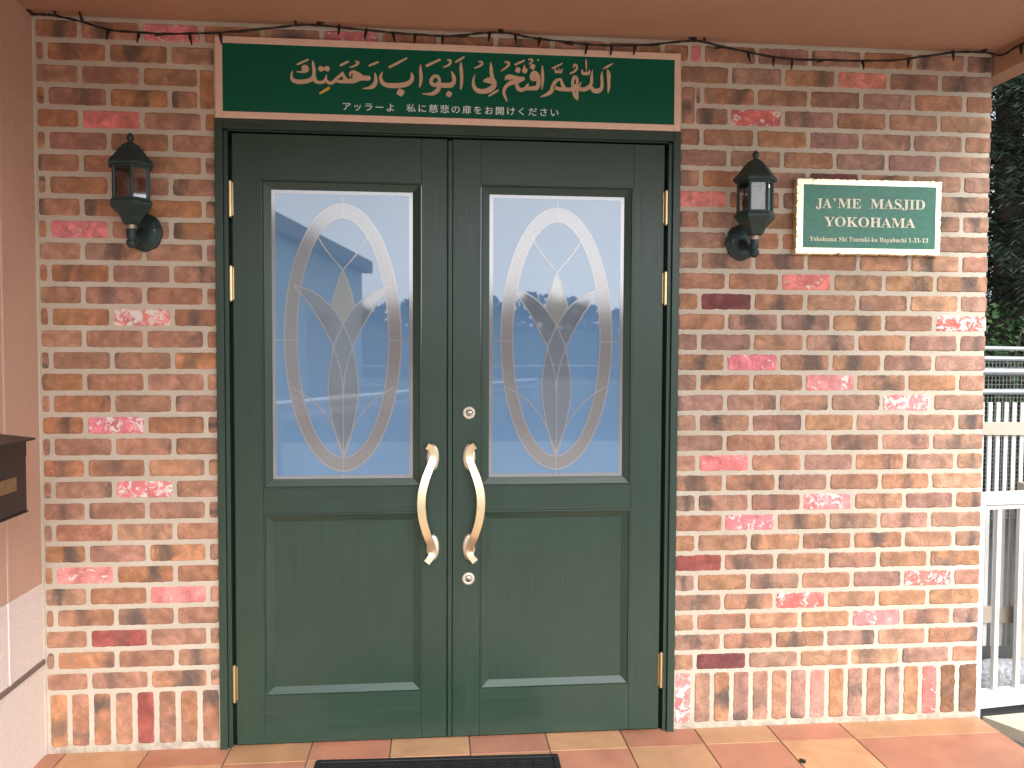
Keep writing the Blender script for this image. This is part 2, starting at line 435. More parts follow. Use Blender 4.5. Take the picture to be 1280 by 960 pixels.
# tiles, chequered sand and salmon
def attr(o, name, cols):
    at = o.data.color_attributes.new(name, 'FLOAT_COLOR', 'CORNER')
    buf = []
    for p, c in zip(o.data.polygons, cols):
        for _ in range(p.loop_total): buf += [c[0], c[1], c[2], c[3] if len(c) > 3 else 1.0]
    at.data.foreach_set('color', buf)
tb = MB(); tcols = []
P0, PT = .0390, .2788
xs = [-.600] + [P0 + PT*(k-2) for k in range(0, 12)]
xs = [x for x in xs if x < 2.84]; xs[-1] = 2.834
ys = [.055, -.125] + [-.125-.2788*k for k in range(1, 8)]
SAND, SALM = (.53, .295, .155), (.48, .212, .130)
for j in range(len(ys)-1):
    for i in range(len(xs)-1):
        k0 = len(tb.f)
        gj = .0022
        x0, x1, y1, y0 = xs[i]+gj, xs[i+1]-gj, ys[j]-gj, ys[j+1]+gj
        if j == 0: y1 = ys[0]
        tb.box(x0, x1, y0, y1, FLOOR-.012, FLOOR+random.uniform(-.0004, .0004), 0, .0016)
        red = ((i + j) % 2 == 0)
        base = SALM if red else SAND
        f = random.uniform(.88, 1.10); h = random.uniform(-.03, .03)
        tcols += [(base[0]*f, base[1]*f*(1+h), base[2]*f*(1+2*h))]*(len(tb.f)-k0)
o = tb.build('porch_floor', TILE); attr(o, 'tone', tcols); tag(o, kind='structure')

# ------------------------------------------------------------------ brick wall
XL, XR, ZT = -.5845, 2.8195, 2.5235
wall = thing('brick_wall', 'orange and brown brick facing wall with scattered pink bricks around the green double door', 'wall', (1.1, .05, 0))
mb_ = MB()
MY = .0020
mb_.box(XL, .002, MY, .18, 0, ZT); mb_.box(1.632, XR-.004, MY, .18, 0, ZT); mb_.box(.002, 1.632, MY, .18, 2.190, ZT)
mb_.build('mortar_bed', MORTAR, wall)
ZP = .07394
def zrow(n): return 2.4790 - ZP*(n-1)
bricks = []   # x0,x1,z0,z1,kind(0 none,1 pink,2 red,3 purple),worn, endcap
BH = .0282
pinks = {}    # (row, x) -> (kind, chips)
for px, py, kd, ch in [(210,40,1,.55),(137,148,1,.25),(92,286,1,.35),(180,397,1,.95),(145,530,1,.75),(183,611,1,.72),(105,718,1,.55),(226,743,1,.25),
        (151,797,2,.1),(425,44,1,.55),(868,62,1,.2),(1081,98,1,.15),(951,146,4,.62),(879,248,1,.3),(1045,219,3,.1),(1009,351.7,1,.5),
        (909,376.7,3,.0),(1201,404,4,.9),(940,453,1,.35),(1036,478,1,.45),(1134,504,1,.9),(906,577,1,.45),(1036,627,1,.75),
        (936,652,1,.62),(868,701,2,.1),(1159,722,4,.7),(1000,748,4,.55),(1097,771,1,.5),(902,825,3,.05)]:
    q = on_y(px, py, 0); row = round((2.4790 - q.z)/ZP) + 1
    pinks.setdefault(row, []).append((q.x, kd, ch))
def kind_of(row, x0, x1):
    for x, kd, ch in pinks.get(row, ()):
        if x0-.006 <= x <= x1+.006: return kd, ch
    return 0, 0
J = .0078
for n in range(1, 32):
    z = zrow(n); odd = n % 2
    joints = []
    # left panel and right panel share the bond
    def cut(a, b, js, worn):
        e = [a] + [j for j in js if a+.02 < j < b-.02] + [b]
        for i in range(len(e)-1):
            x0 = e[i] + (J if i > 0 else .0065); x1 = e[i+1] - (J if i < len(e)-2 else .003)
            if x1-x0 < .012: continue
            bricks.append((x0, x1, z-BH, z+BH, *kind_of(n, x0, x1), worn, False))
    jl = [(-.4365 if odd else -.5455) + .2*k for k in range(0, 20)]
    if n in (1,):
        cut(XL+.003, 1.66, jl, .35)
    if n in (3, 4):
        cut(XL+.003, -.052, jl, .3)
    elif n > 1:
        cut(XL+.003, .004, jl, .3)
    jr = [(1.7105 if odd else 1.8125) + .2003*k for k in range(-1, 8)]
    a = 1.6285 if n != 1 else 1.66
    if n in (3, 4): a = 1.682
    e = [a] + [j for j in jr if a+.02 < j < XR-.05] + [XR]
    for i in range(len(e)-1):
        x0 = e[i] + (J if (i > 0 or n in (1, 3, 4)) else .004); last = i == len(e)-2
        x1 = e[i+1] - (J if not last else 0)
        bricks.append((x0, x1, z-BH, z+BH, *kind_of(n, x0, x1), .9, last))
# upright bricks beside the sign
bricks.append((-.0460, -.0010, zrow(4)-BH, zrow(3)+BH, 0, 0, .4, False))
bricks.append((1.6365, 1.6830, zrow(4)-BH, zrow(3)+BH, 0, 0, .8, False))
# soldier course
for k in range(8):
    q0 = on_y(30+(134+108.7*k)/4, 905, 0).x
    bricks.append((q0, min(q0+.0545, .003), .034, .216, 2 if k == 4 else 0, .05, .3, False))
for k in range(16):
    q0 = 1.6385 + .0741*k; x1 = q0+.0565; last = k == 15
    if last: x1 = XR
    kd, ch = {0: (1, .8), 7: (1, .25), 13: (4, .45)}.get(k, (0, 0))
    bricks.append((q0, x1, .034, .218, 5 if k >= 14 else kd, ch, .9, last))
bb = MB(); tone = []; info = []; local = []
TONES = [(.40,.196,.104), (.42,.218,.126), (.37,.180,.102), (.395,.212,.136), (.35,.180,.116), (.42,.196,.098), (.385,.205,.128)]
def brick(b):
    x0, x1, z0, z1, kd, ch, worn, cap = b
    rnd = random.random()
    st = .0095 if worn > .5 else .012
    nx = max(2, int((x1-x0)/st)); nz = max(2, int((z1-z0)/st))
    seed = random.uniform(0, 900)
    amp = .0016 + .0017*worn
    ring = []; rc = .0035
    def wob(p, q): return mnoise.noise(Vector((p*70+seed, q*70, seed*.37)))*amp + mnoise.noise(Vector((p*190+seed, q*190, 3.1)))*amp*.6
    for i in range(nx): ring.append((x0+(x1-x0)*i/nx, z0, 0, -1))
    for i in range(nz): ring.append((x1, z0+(z1-z0)*i/nz, 1, 0))
    for i in range(nx): ring.append((x1-(x1-x0)*i/nx, z1, 0, 1))
    for i in range(nz): ring.append((x0, z1-(z1-z0)*i/nz, -1, 0))
    corners = {0, nx, nx+nz, 2*nx+nz}
    cx, cz = (x0+x1)/2, (z0+z1)/2
    tilt = random.uniform(-.0012, .0012); fy = random.uniform(-.0010, .0008)
    R0, R1, R2, R3 = [], [], [], []
    for i, (x, z, ex, ez) in enumerate(ring):
        w = wob(x, z)
        px, pz = x + ex*w, z + ez*w
        if i in corners:
            px += rc*.62*(1 if x < cx else -1); pz += rc*.62*(1 if z < cz else -1)
        if cap and x > x1-.001: px = x1 + w*.8
        ins = .0022 + abs(w)*.4
        def inset(d):
            qx = px + (d if px < cx else -d) if abs(ex) or i in corners else px
            qz = pz + (d if pz < cz else -d) if abs(ez) or i in corners else pz
            return qx, qz
        depth = .178 if cap else MY+.004
        R0.append((px, depth, pz)); R1.append((px, .0012+fy*.4, pz))
        q = inset(ins*.55); R2.append((q[0], -.0002+fy, q[1]))
        q = inset(ins*1.7); R3.append((q[0], -.0011+fy+tilt*(q[0]-cx)/.1, q[1]))
    k0 = len(bb.f); n = len(ring); v0 = len(bb.v)
    P = [R0, R1, R2, R3]
    bb.grid(P, 0, False, close_v=True)
    bb.add(R3, [list(range(n))], 0)
    if kd == 0:
        t = random.choice(TONES); f = random.uniform(.95, 1.20)
        if worn > .5: t = (t[0]*.97, t[1]*1.03, t[2]*1.12)
        t = (t[0]*f, t[1]*f*random.uniform(.96, 1.05), t[2]*f*random.uniform(.93, 1.08)); nf = (0, rnd, random.choice([.12, .35, .7, .9, 1, 1]))
    elif kd == 1: t = (.76*random.uniform(.94, 1.03), .25*random.uniform(.9, 1.2), .225*random.uniform(.9, 1.2)); nf = (.25+ch*.75, rnd, 0)
    elif kd == 4: t = (.70, .185, .155); nf = (.25+ch*.75, rnd, .1)
    elif kd == 5: t = (.21, .105, .055); nf = (0, rnd, .6)
    elif kd == 2: t = (.33, .088, .070); nf = (.1, rnd, .3)
    else: t = (.19, .058, .055); nf = (0, rnd, .6)
    if x1-x0 >= z1-z0: lc = lambda p: ((p[0]-x0)/(x1-x0), (p[2]-z0)/(z1-z0))
    else: lc = lambda p: ((p[2]-z0)/(z1-z0), (p[0]-x0)/(x1-x0))
    ctr = random.choice([random.uniform(.3, .7), random.uniform(.3, .7), random.uniform(0, 1), -.1, 1.1])
    for f_ in bb.f[k0:]:
        for i_ in f_: local.append((*lc(bb.v[i_]), ctr))
    m = len(bb.f)-k0
    tone.extend([t]*m); info.extend([(*nf, max(0, worn-.3)*1.5)]*m)
for b in bricks: brick(b)
o = bb.build('brick_courses', BRICK, wall, recalc=False); attr(o, 'tone', tone); attr(o, 'info', info)
la = o.data.color_attributes.new('local', 'FLOAT_COLOR', 'CORNER')
la.data.foreach_set('color', [c for q in local for c in (*q, 1.0)])
# lime band where wall meets porch ceiling
lb = MB(); lb.box(XL+.001, XR-.006, .0005, .02, 2.5085, ZT-.0005, 0, .003); lb.build('top_mortar_band', MORTAR, wall)
sc = MB(); q = on_y(919, 184, -.004); sc.lathe([(.0001, -.004), (.005, -.003), (.0058, 0), (.005, .012)], (q.x, -.003, q.z), 12, axis='y')
sc.build('screw_cap', WHITE, wall)

# ------------------------------------------------------------------ left stucco wall and porch ceiling
sw = thing('stucco_wall', 'salmon stucco side wall with cream lower band left of the bricks', 'wall', (-.65, -.8, 0))
b = MB(); b.box(-.78, -.5855, -2.00, .18, .6105, 2.5225); b.build('upper_stucco', PINK, sw)
b = MB(); b.box(-.78, -.5845, -2.00, .18, -.2, .6095); b.build('lower_band', CREAM, sw)
b = MB()
P = []
for i in range(60):
    y = -2.00 + 1.997*i/59
    w = mnoise.noise(Vector((y*40, 2, 0)))*.0015
    P.append([(-.586, y, .325+w), (-.5795+w, y, .328+w), (-.5795+w, y, .343+w*.6), (-.586, y, .347+w)])
b.grid(P); b.build('ledge_strip', TRIM, sw)
b = MB(); b.box(-.587, -.5825, -.236, -.224, .612, 2.522, 0, .001); b.box(-.587, -.5815, -.236, -.224, .345, .6085, 1, .001)
b.build('joint_seal', [CAULK, CREAM], sw)
# corner bead of mortar
b = MB(); b.tube([(-.5845, .001, z) for z in [FLOOR+.001+.05*k for k in range(51)]], .006, 8); b.build('corner_bead', MORTAR, sw)
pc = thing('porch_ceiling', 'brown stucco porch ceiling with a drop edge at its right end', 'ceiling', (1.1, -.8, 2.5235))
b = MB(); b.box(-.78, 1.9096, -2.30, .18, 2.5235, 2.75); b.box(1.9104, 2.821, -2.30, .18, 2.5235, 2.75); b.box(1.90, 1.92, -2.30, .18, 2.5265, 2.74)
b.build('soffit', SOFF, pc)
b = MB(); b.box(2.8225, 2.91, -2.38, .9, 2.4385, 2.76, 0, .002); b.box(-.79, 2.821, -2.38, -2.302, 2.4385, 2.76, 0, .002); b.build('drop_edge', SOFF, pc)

# ------------------------------------------------------------------ double door
door = thing('double_door', 'dark green panelled wooden double door with leaded oval glass in each leaf', 'door', (.8165, 0, FLOOR))
fr = MB()
FT = 2.1942
for mir in (0, 1):
    def bx(x0, x1, y0, y1, z0, z1, bev=.0012):
        if mir: x0, x1 = 1.6330-x1, 1.6330-x0
        fr.box(x0, x1, y0, y1, z0, z1, 0, bev)
    bx(.0046, .0305, -.018, .10, FLOOR-.004, FT)
    bx(.0310, .0450, -.006, .10, FLOOR-.004, 2.157)
    bx(.0452, .0700, .046, .10, FLOOR-.004, 2.157, 0)
fr.box(.0310, 1.6020, -.0172, .10, 2.1615, FT-.0005, 1, .0012)
fr.box(.0455, 1.5875, -.006, .10, 2.1565, 2.1610, 1, .001)
fr.box(.0455, 1.5875, .046, .10, 2.130, 2.1560, 1)
fr.build('door_frame', [PV, PH], door)
th = MB(); th.box(.046, 1.587, .012, .1, FLOOR-.003, FLOOR+.0012); th.box(.07, 1.56, .05, .1, FLOOR, .03); th.build('threshold', DARK, door)  # coloured near-black as the shade under the leaves

def leaf(xa, xb, so0, so1, st0, st1):
    """xa..xb leaf, so0..so1 opening between the stiles"""
    m = MB(); Z0, Z1 = .0165, 2.1500
    YF, YB = .0, .040
    rb, mr0, mr1, rt = .1850, .8360, .9240, 1.9940
    m.box(xa, so0-.0004, YF, YB, Z0, Z1, 0, .0012); m.box(so1+.0004, xb, YF, YB, Z0, Z1, 0, .0012)
    for z0, z1 in ((Z0, rb), (mr0, mr1), (rt, Z1)):
        m.box(so0, so1, YF+.0003, YB, z0, z1, 1, .0008)
    def moulding(x0, x1, z0, z1, yin, w):
        # bead, step and sloping bevel, mitred at the corners
        prof = [(0, .0008), (.0008, -.0022), (.005, -.0026), (.0062, .0035), (w, yin), (w+.0012, yin+.004)]
        P = []
        for d, y in prof:
            P.append([(x0+d, y, z0+d), (x1-d, y, z0+d), (x1-d, y, z1-d), (x0+d, y, z1-d)])
        for i in range(len(P)-1):
            for k in range(4):
                k2 = (k+1) % 4
                m.add([P[i][k], P[i][k2], P[i+1][k2], P[i+1][k]], [(0, 1, 2, 3)], 1 if k in (0, 2) else 0)
    moulding(so0, so1, mr1, rt, .0125, .0305)
    moulding(so0, so1, rb, mr0, .0125, .0305)
    m.box(so0+.029, so1-.029, .0135, .036, rb+.029, mr0-.029, 0)
    return m
LX0, LX1, LS0, LS1 = .0588, .7940, .1560, .7045
RX0, RX1, RS0, RS1 = .7968, 1.5742, .9140, 1.4620
GZ0, GZ1 = .9535, 1.9645

def ribbon(pts, w, y0, y1, mb, mat=0, sub=10):
    """flat raised strip along a Catmull-Rom curve through pts [(x,z)]"""
    if len(pts) > 2:
        Q = []
        for i in range(len(pts)-1):
            p0 = pts[max(i-1, 0)]; p1 = pts[i]; p2 = pts[i+1]; p3 = pts[min(i+2, len(pts)-1)]
            for k in range(sub):
                t = k/sub
                Q.append(tuple(.5*((2*p1[j]) + (-p0[j]+p2[j])*t + (2*p0[j]-5*p1[j]+4*p2[j]-p3[j])*t*t + (-p0[j]+3*p1[j]-3*p2[j]+p3[j])*t**3) for j in range(len(p1))))
        Q.append(tuple(pts[-1]))
    else: Q = [tuple(p) for p in pts]
    L_, R_ = [], []
    for i, p in enumerate(Q):
        a = Q[max(i-1, 0)]; c = Q[min(i+1, len(Q)-1)]
        dx, dz = c[0]-a[0], c[1]-a[1]; l = math.hypot(dx, dz) or 1
        ww = (p[2] if len(p) > 2 else w)/2
        L_.append((p[0]-dz/l*ww, p[1]+dx/l*ww)); R_.append((p[0]+dz/l*ww, p[1]-dx/l*ww))
    P = [[(l[0], y1, l[1]), (l[0], y0, l[1]), (r[0], y0, r[1]), (r[0], y1, r[1])] for l, r in zip(L_, R_)]
    mb.grid(P, mat)
    mb.add(P[0], [(0, 1, 2, 3)], mat); mb.add(P[-1], [(3, 2, 1, 0)], mat)
    return Q
def fillpoly(poly, y0, y1, mb, mat=0):
    n = len(poly)
    F = [(x, y0, z) for x, z in poly]; B_ = [(x, y1, z) for x, z in poly]
    mb.add(F, [list(range(n))], mat)
    mb.grid([F, B_], mat, close_v=True)
def spline(pts, sub=10):
    Q = []
    for i in range(len(pts)-1):
        p0 = pts[max(i-1, 0)]; p1 = pts[i]; p2 = pts[i+1]; p3 = pts[min(i+2, len(pts)-1)]
        for k in range(sub):
            t = k/sub
            Q.append(tuple(.5*((2*p1[j]) + (-p0[j]+p2[j])*t + (2*p0[j]-5*p1[j]+4*p2[j]-p3[j])*t*t + (-p0[j]+3*p1[j]-3*p2[j]+p3[j])*t**3) for j in (0, 1)))
    Q.append(tuple(pts[-1])); return Q

def glazing(x0, x1, par):
    GY = .0148
    p = MB(); p.box(x0, x1, GY, .036, GZ0, GZ1); p.build('glass_pane', GLASS, par)
    cx, cz = (x0+x1)/2, 1.4500
    W_, H_ = (x1-x0), (GZ1-GZ0)
    def U(x, y): return (cx + (x-275)*.001205*W_/.482, cz - (y-482)*.001219)
    lead = MB()
    bw_ = .0135
    for a in ((x0, x0+bw_, GZ0, GZ1), (x1-bw_, x1, GZ0, GZ1), (x0+bw_, x1-bw_, GZ0, GZ0+bw_), (x0+bw_, x1-bw_, GZ1-bw_, GZ1)):
        lead.box(a[0], a[1], GY-.0012, GY-.0002, a[2], a[3], 1)
    ax, az, bx_, bz = .2010*W_/.482, .4700, .1570*W_/.482, .4210
    n = 96
    def ell(a, c): return [(cx + a*math.cos(2*math.pi*k/n), cz + c*math.sin(2*math.pi*k/n)) for k in range(n)]
    # frosted band of the oval
    E0, E1 = ell(ax, az), ell(bx_, bz)
    lead.grid([[(q[0], GY-.0008, q[1]) for q in E0], [(q[0], GY-.0008, q[1]) for q in E1]], 2, close_v=True)
    for k in (.987, 1.0):
        for aa, cc, ww in ((ax*k, az*(.5+.5*k), .0028),):
            e_ = ell(aa, cc); ribbon(e_+[e_[0]], ww, GY-.0013-(1-k)*.01, GY, lead, 0, 1)
    e_ = ell(bx_, bz); ribbon(e_+[e_[0]], .0048, GY-.0014, GY, lead, 0, 1)
    mirror = lambda P: [(550-x, y) for x, y in P]
    up = [(135,330), (190,349), (240,389), (275,440)]
    dn = [(275,440), (300,503), (315,580), (318,640), (310,700), (293,775), (277,826)]
    lo = [(135,330), (190,398), (240,490), (268,575), (275,650)]
    tp = [(196,180), (235,238), (275,288), (297,345), (308,390)]
    lf = [(128,622), (190,664), (240,728), (277,826)]
    # filled pieces
    def poly(P): return [U(*q) for q in P]
    lens_l = spline([(135,330), (190,349), (240,389), (275,440)]) 
    low_r = spline([(275,440), (252,485), (245,500)], 4)
    low = spline([(135,330), (190,398), (243,497)])
    pet = lens_l + [(262,465), (250,490)] + low[::-1][1:]
    for P, mt, dy in ((pet, 3, 0), (mirror(pet), 3, 0)):
        fillpoly(poly(P), GY-.0007, GY, lead, mt)
    dia = spline([(275,288), (256,335), (244,388)]) + spline([(244,388), (262,415), (275,440)])[1:] + spline([(275,440), (288,415), (306,388)])[1:] + spline([(306,388), (294,335), (275,288)])[1:-1]
    fillpoly(poly(dia), GY-.0007, GY, lead, 4)
    bud = spline([(275,520), (250,500), (236,590), (234,650), (242,710), (275,826)]) + spline([(275,826), (308,710), (317,650), (315,590), (300,500), (275,520)])[1:-1]
    fillpoly(poly([(275,445), (262,470), (250,500)] + spline([(250,500), (238,570), (233,640), (241,705), (258,775), (275,826)])[1:] + spline([(275,826), (293,775), (310,700), (318,640), (313,570), (300,500)])[1:] + [(288,470)]), GY-.0006, GY, lead, 3)
    k = 0
    for P in (up, dn, lo, tp, lf):
        for Q in (P, mirror(P)):
            ribbon([U(*q) for q in Q], .0048, GY-.0016-.00008*k, GY, lead); k += 1
    ribbon([U(275, 640), U(275, 884)], .0042, GY-.00245, GY, lead)
    ribbon([U(275, 80), U(275, 137)], .0042, GY-.00245, GY, lead)
    ribbon([U(82, 487), U(145, 487)], .0042, GY-.00245, GY, lead); ribbon([U(405, 487), U(468, 487)], .0042, GY-.00245, GY, lead)
    lead.build('leaded_pattern', [CAME, BORDER, FROST_BAND, FROST_LEAF, FROST_TIP], par)

def handle(xc, sgn, par):
    # flat S-curved strap that bows away from the meeting stile and curls at both tips
    pl = [(-.020, 1.0735), (-.0075, 1.0650), (.0015, 1.0480), (.0000, 1.0260), (-.0110, .9950), (-.0260, .9560), (-.0375, .9080), (-.0395, .8600),
          (-.0330, .8080), (-.0185, .7560), (-.0060, .7200), (-.0005, .6960), (-.0060, .6790), (-.0215, .6590)]
    yy = [-.030, -.0265, -.024, -.025, -.034, -.046, -.053, -.055, -.052, -.043, -.031, -.024, -.0265, -.030]
    pts = [Vector((xc + sgn*p[0], y, p[1])) for p, y in zip(pl, yy)]
    Q = []
    for i in range(len(pts)-1):
        p0 = pts[max(i-1, 0)]; p1 = pts[i]; p2 = pts[i+1]; p3 = pts[min(i+2, len(pts)-1)]
        for k in range(14):
            t = k/14; Q.append(.5*((2*p1) + (-p0+p2)*t + (2*p0-5*p1+4*p2-p3)*t*t + (-p0+3*p1-3*p2+p3)*t**3))
    Q.append(pts[-1])
    P = []; n = len(Q)
    for i, q in enumerate(Q):
        t = (Q[min(i+1, n-1)]-Q[max(i-1, 0)]).normalized()
        side = t.cross(Vector((0, -1, 0))).normalized(); nor = side.cross(t).normalized()
        f = i/(n-1); w = .0122 + .0032*math.sin(math.pi*f)**2
        if nor.y > 0: nor = -nor
        th_ = .0028
        sec = [(-w, th_*.4), (-w*.9, th_), (w*.9, th_), (w, th_*.4), (w, -th_*.7), (w*.9, -th_), (-w*.9, -th_), (-w, -th_*.7)]
        P.append([q + side*a + nor*b_ for a, b_ in sec])
    h = MB(); h.grid(P, 0, False, close_v=True); h.add(P[0], [list(range(8))]); h.add(P[-1], [list(range(8))])
    for z in (1.0310, .7060):
        h.tube([(xc, -.003, z), (xc+sgn*-.0005, -.024, z)], .0085, 14)
    ob = h.build('door_handle', HANDLE, par)
    for z in (1.0300, .7065):
        r_ = MB()
        prof = [(1.0, 0), (1.0, -.004), (.93, -.0075), (.72, -.0095), (.0001, -.0100)]
        R = [[(xc + .0225*s*math.cos(2*math.pi*k/40), -.0002+y, z + .0475*s*math.sin(2*math.pi*k/40)) for k in range(40)] for s, y in prof]
        r_.grid(R, 0, True, close_v=True); r_.build('handle_plate', PLATE_M, par)
def lock(x, z, par):
    m = MB(); m.lathe([(.0225, .0005), (.0225, -.005), (.0205, -.0075), (.0125, -.0080), (.0118, -.0062)], (x, 0, z), 32, 0, axis='y')
    m.lathe([(.0118, -.0062), (.0105, -.0090), (.0001, -.0092)], (x, 0, z), 28, 1, axis='y')
    m.box(x-.0012, x+.0012, -.0098, -.0090, z-.0045, z+.0045, 2)
    m.build('door_lock', [LOCKM, STEEL, DARK], par)
def hinge(x, z0, z1, par, s):
    m = MB(); zm = (z0+z1)/2
    m.tube([(x, -.006, z0), (x, -.006, zm-.0008)], .0072, 14); m.tube([(x, -.006, zm+.0008), (x, -.006, z1)], .0072, 14)
    m.tube([(x, -.006, zm-.001), (x, -.006, zm+.001)], .0055, 12)
    m.lathe([(.0001, .006), (.004, .005), (.0072, 0)], (x, -.006, z1), 14)
    m.lathe([(.0072, 0), (.004, -.005), (.0001, -.006)], (x, -.006, z0), 14)
    m.box(x + (.002 if s > 0 else -.0095), x + (.0095 if s > 0 else -.002), -.0015, .002, z0+.004, z1-.004)
    m.build('hinge', BRASS, par)

lm = leaf(LX0, LX1, LS0, LS1, 0, 0); ll = lm.build('door_leaf', [PV, PH], door)
rm = leaf(.8150, RX1, RS0, RS1, 0, 0)
rm.box(.7975, .8124, -.0050, .0395, .0175, 2.1440, 0, .0018)
rm.box(.780, .8300, .0405, .052, .0180, 2.1480, 0)  # unseen strip added to block light through the meeting gap
rl = rm.build('door_leaf', [PV, PH], door)
ll['label'] = 'left door leaf with one bow handle and no lock'; rl['label'] = 'right door leaf with meeting strip, bow handle and two locks'
glazing(LS0+.0305, LS1-.0305, ll); glazing(RS0+.0305, RS1-.0305, rl)
handle(.7445, 1, ll); handle(.8735, -1, rl)
lock(.8725, 1.188, rl); lock(.8715, .592, rl)
for z0, z1 in ((1.866, 1.985), (1.578, 1.6955), (.173, .300)):
    hinge(.0525, z0, z1, ll, 1); hinge(1.5805, z0+.001, z1, rl, -1)

# ------------------------------------------------------------------ text helper
def text_mesh(body, name, mat, par, x0, x1, zbase, zh, y, spacing=1.0, depth=.0008, offset=0.0):
    """lettering fitted to x0..x1 with glyph height zh from baseline zbase, facing -Y"""
    cu = bpy.data.curves.new(name, 'FONT'); cu.body = body; cu.size = 1; cu.space_character = spacing; cu.offset = offset
    cu.resolution_u = 6
    ob = bpy.data.objects.new('tmp_text', cu); COL.objects.link(ob)
    bpy.context.view_layer.update()
    dg = bpy.context.evaluated_depsgraph_get()
    me = bpy.data.meshes.new_from_object(ob.evaluated_get(dg))
    bpy.data.objects.remove(ob); bpy.data.curves.remove(cu)
    b = bmesh.new(); b.from_mesh(me); bpy.data.meshes.remove(me)
    bmesh.ops.remove_doubles(b, verts=b.verts, dist=1e-5)
    r = bmesh.ops.extrude_face_region(b, geom=list(b.faces))
    b.verts.ensure_lookup_table()
    top = set(v for v in r['geom'] if isinstance(v, bmesh.types.BMVert))
    xs_ = [v.co.x for v in b.verts]; mn, mxx = min(xs_), max(xs_)
    for v in b.verts:
        v.co = Vector((x0 + (v.co.x-mn)/(mxx-mn)*(x1-x0), y - (depth if v in top else 0), zbase + v.co.y*zh))
    b.normal_update()
    bmesh.ops.recalc_face_normals(b, faces=b.faces)
    me = bpy.data.meshes.new(name); b.to_mesh(me); b.free(); me.materials.append(mat)
    ob = bpy.data.objects.new(name, me); COL.objects.link(ob)
    ob.parent = par; ob.matrix_parent_inverse = Matrix.Translation(-par.location)
    return ob

# ------------------------------------------------------------------ sign above the door
SY = -.0200
sg = thing('sign_board', 'long green sign with Arabic and Japanese lettering above the double door', 'sign', (.8165, 0, 2.196))
m = MB(); m.box(.0330, 1.6020, SY+.0004, -.004, 2.2175, 2.4470); m.build('sign_panel', SIGNG, sg)
m = MB()
X0, X1, Z0, Z1, BW = .0110, 1.6235, 2.1955, 2.4685, .0235
m.box(X0, X0+BW, SY-.0030, -.002, Z0, Z1, 0, .001); m.box(X1-BW+.001, X1, SY-.0030, -.002, Z0, Z1, 0, .001)
m.box(X0+BW+.0002, X1-BW+.0008, SY-.0028, -.002, Z0, Z0+.0222, 0, .001); m.box(X0+BW+.0002, X1-BW+.0008, SY-.0028, -.002, Z1-.0222, Z1, 0, .001)
m.build('sign_border', SIGNB, sg)
LT = MB(); KN = [0]
def stroke(pts, ox, oy, sc_, mat=0):
    Q = []
    for x, y, w in pts:
        p = on_y(ox + x/sc_, oy + y/sc_, SY); Q.append((p.x, p.z, w/sc_*.00285))
    KN[0] += 1
    ribbon(Q, 0, SY - .0006 - .00003*KN[0], SY, LT, mat, 7)
    # rounded ends
    for p in (Q[0], Q[-1]):
        KN[0] += 1
        r_ = p[2]/2*.96
        fillpoly([(p[0]+r_*math.cos(2*math.pi*k/12), p[1]+r_*math.sin(2*math.pi*k/12)) for k in range(12)], SY-.0006-.00003*KN[0], SY, LT, mat)
def blot(x, y, d, ox, oy, sc_, mat=0, diamond=True):
    p = on_y(ox + x/sc_, oy + y/sc_, SY); r_ = d/2/sc_*.00285; KN[0] += 1
    a0 = .3
    if diamond: pol = [(p.x+r_*(1.0 if k % 2 == 0 else .80)*math.cos(a0+2*math.pi*k/8), p.z+r_*(1.0 if k % 2 == 0 else .80)*math.sin(a0+2*math.pi*k/8)) for k in range(8)]
    else: pol = [(p.x+r_*math.cos(2*math.pi*k/16), p.z+r_*math.sin(2*math.pi*k/16)) for k in range(16)]
    fillpoly(pol, SY-.0006-.00003*KN[0], SY, LT, mat)
A = (355, 65, 9.846); B2 = (465, 65, 9.846); C2 = (580, 65, 11.29); D2 = (665, 65, 11.29)
for s in [
    [(168,152,22),(230,124,25),(292,95,22)], [(160,243,14),(220,245,22),(270,232,40),(288,205,40),(262,176,36),(222,186,18)],
    [(105,235,10),(92,290,26),(110,345,45),(170,366,50),(250,364,52),(320,345,50),(360,310,44),(370,240,40),(362,170,34),(355,110,12)],
    [(370,300,40),(385,350,50),(420,374,36),(480,370,36),(510,340,34),(522,285,10)], [(515,345,36),(560,383,34),(610,368,40),(650,325,36),(700,283,34),(722,245,12)],
    [(722,250,16),(742,310,38),(762,350,44),(700,364,36),(650,356,34)], [(700,370,30),(760,360,48),(850,355,58),(915,335,50),(960,322,54),(1038,322,60)],
    [(818,302,16),(815,265,28),(850,248,42),(890,265,50),(930,290,55),(960,312,50)],
    [(697,165,24),(745,141,26),(790,118,22)], [(808,190,12),(860,175,22),(905,150,26),(915,125,22),(885,120,22)],
    [(1050,168,20),(1105,146,25),(1158,125,20)], [(1120,262,14),(1130,320,36),(1125,380,48),(1090,425,50),(1040,444,30),(970,452,8)]]: stroke(s, *A)
blot(250, 212, 62, *A, diamond=False); blot(885, 305, 84, *A, diamond=False); blot(880, 335, 70, *A, diamond=False)
blot(455, 207, 74, *A); blot(530, 206, 74, *A); stroke([(455,208,34),(530,208,34)], *A)
stroke([(442,512,18),(500,478,30),(552,445,30)], *A, mat=1)
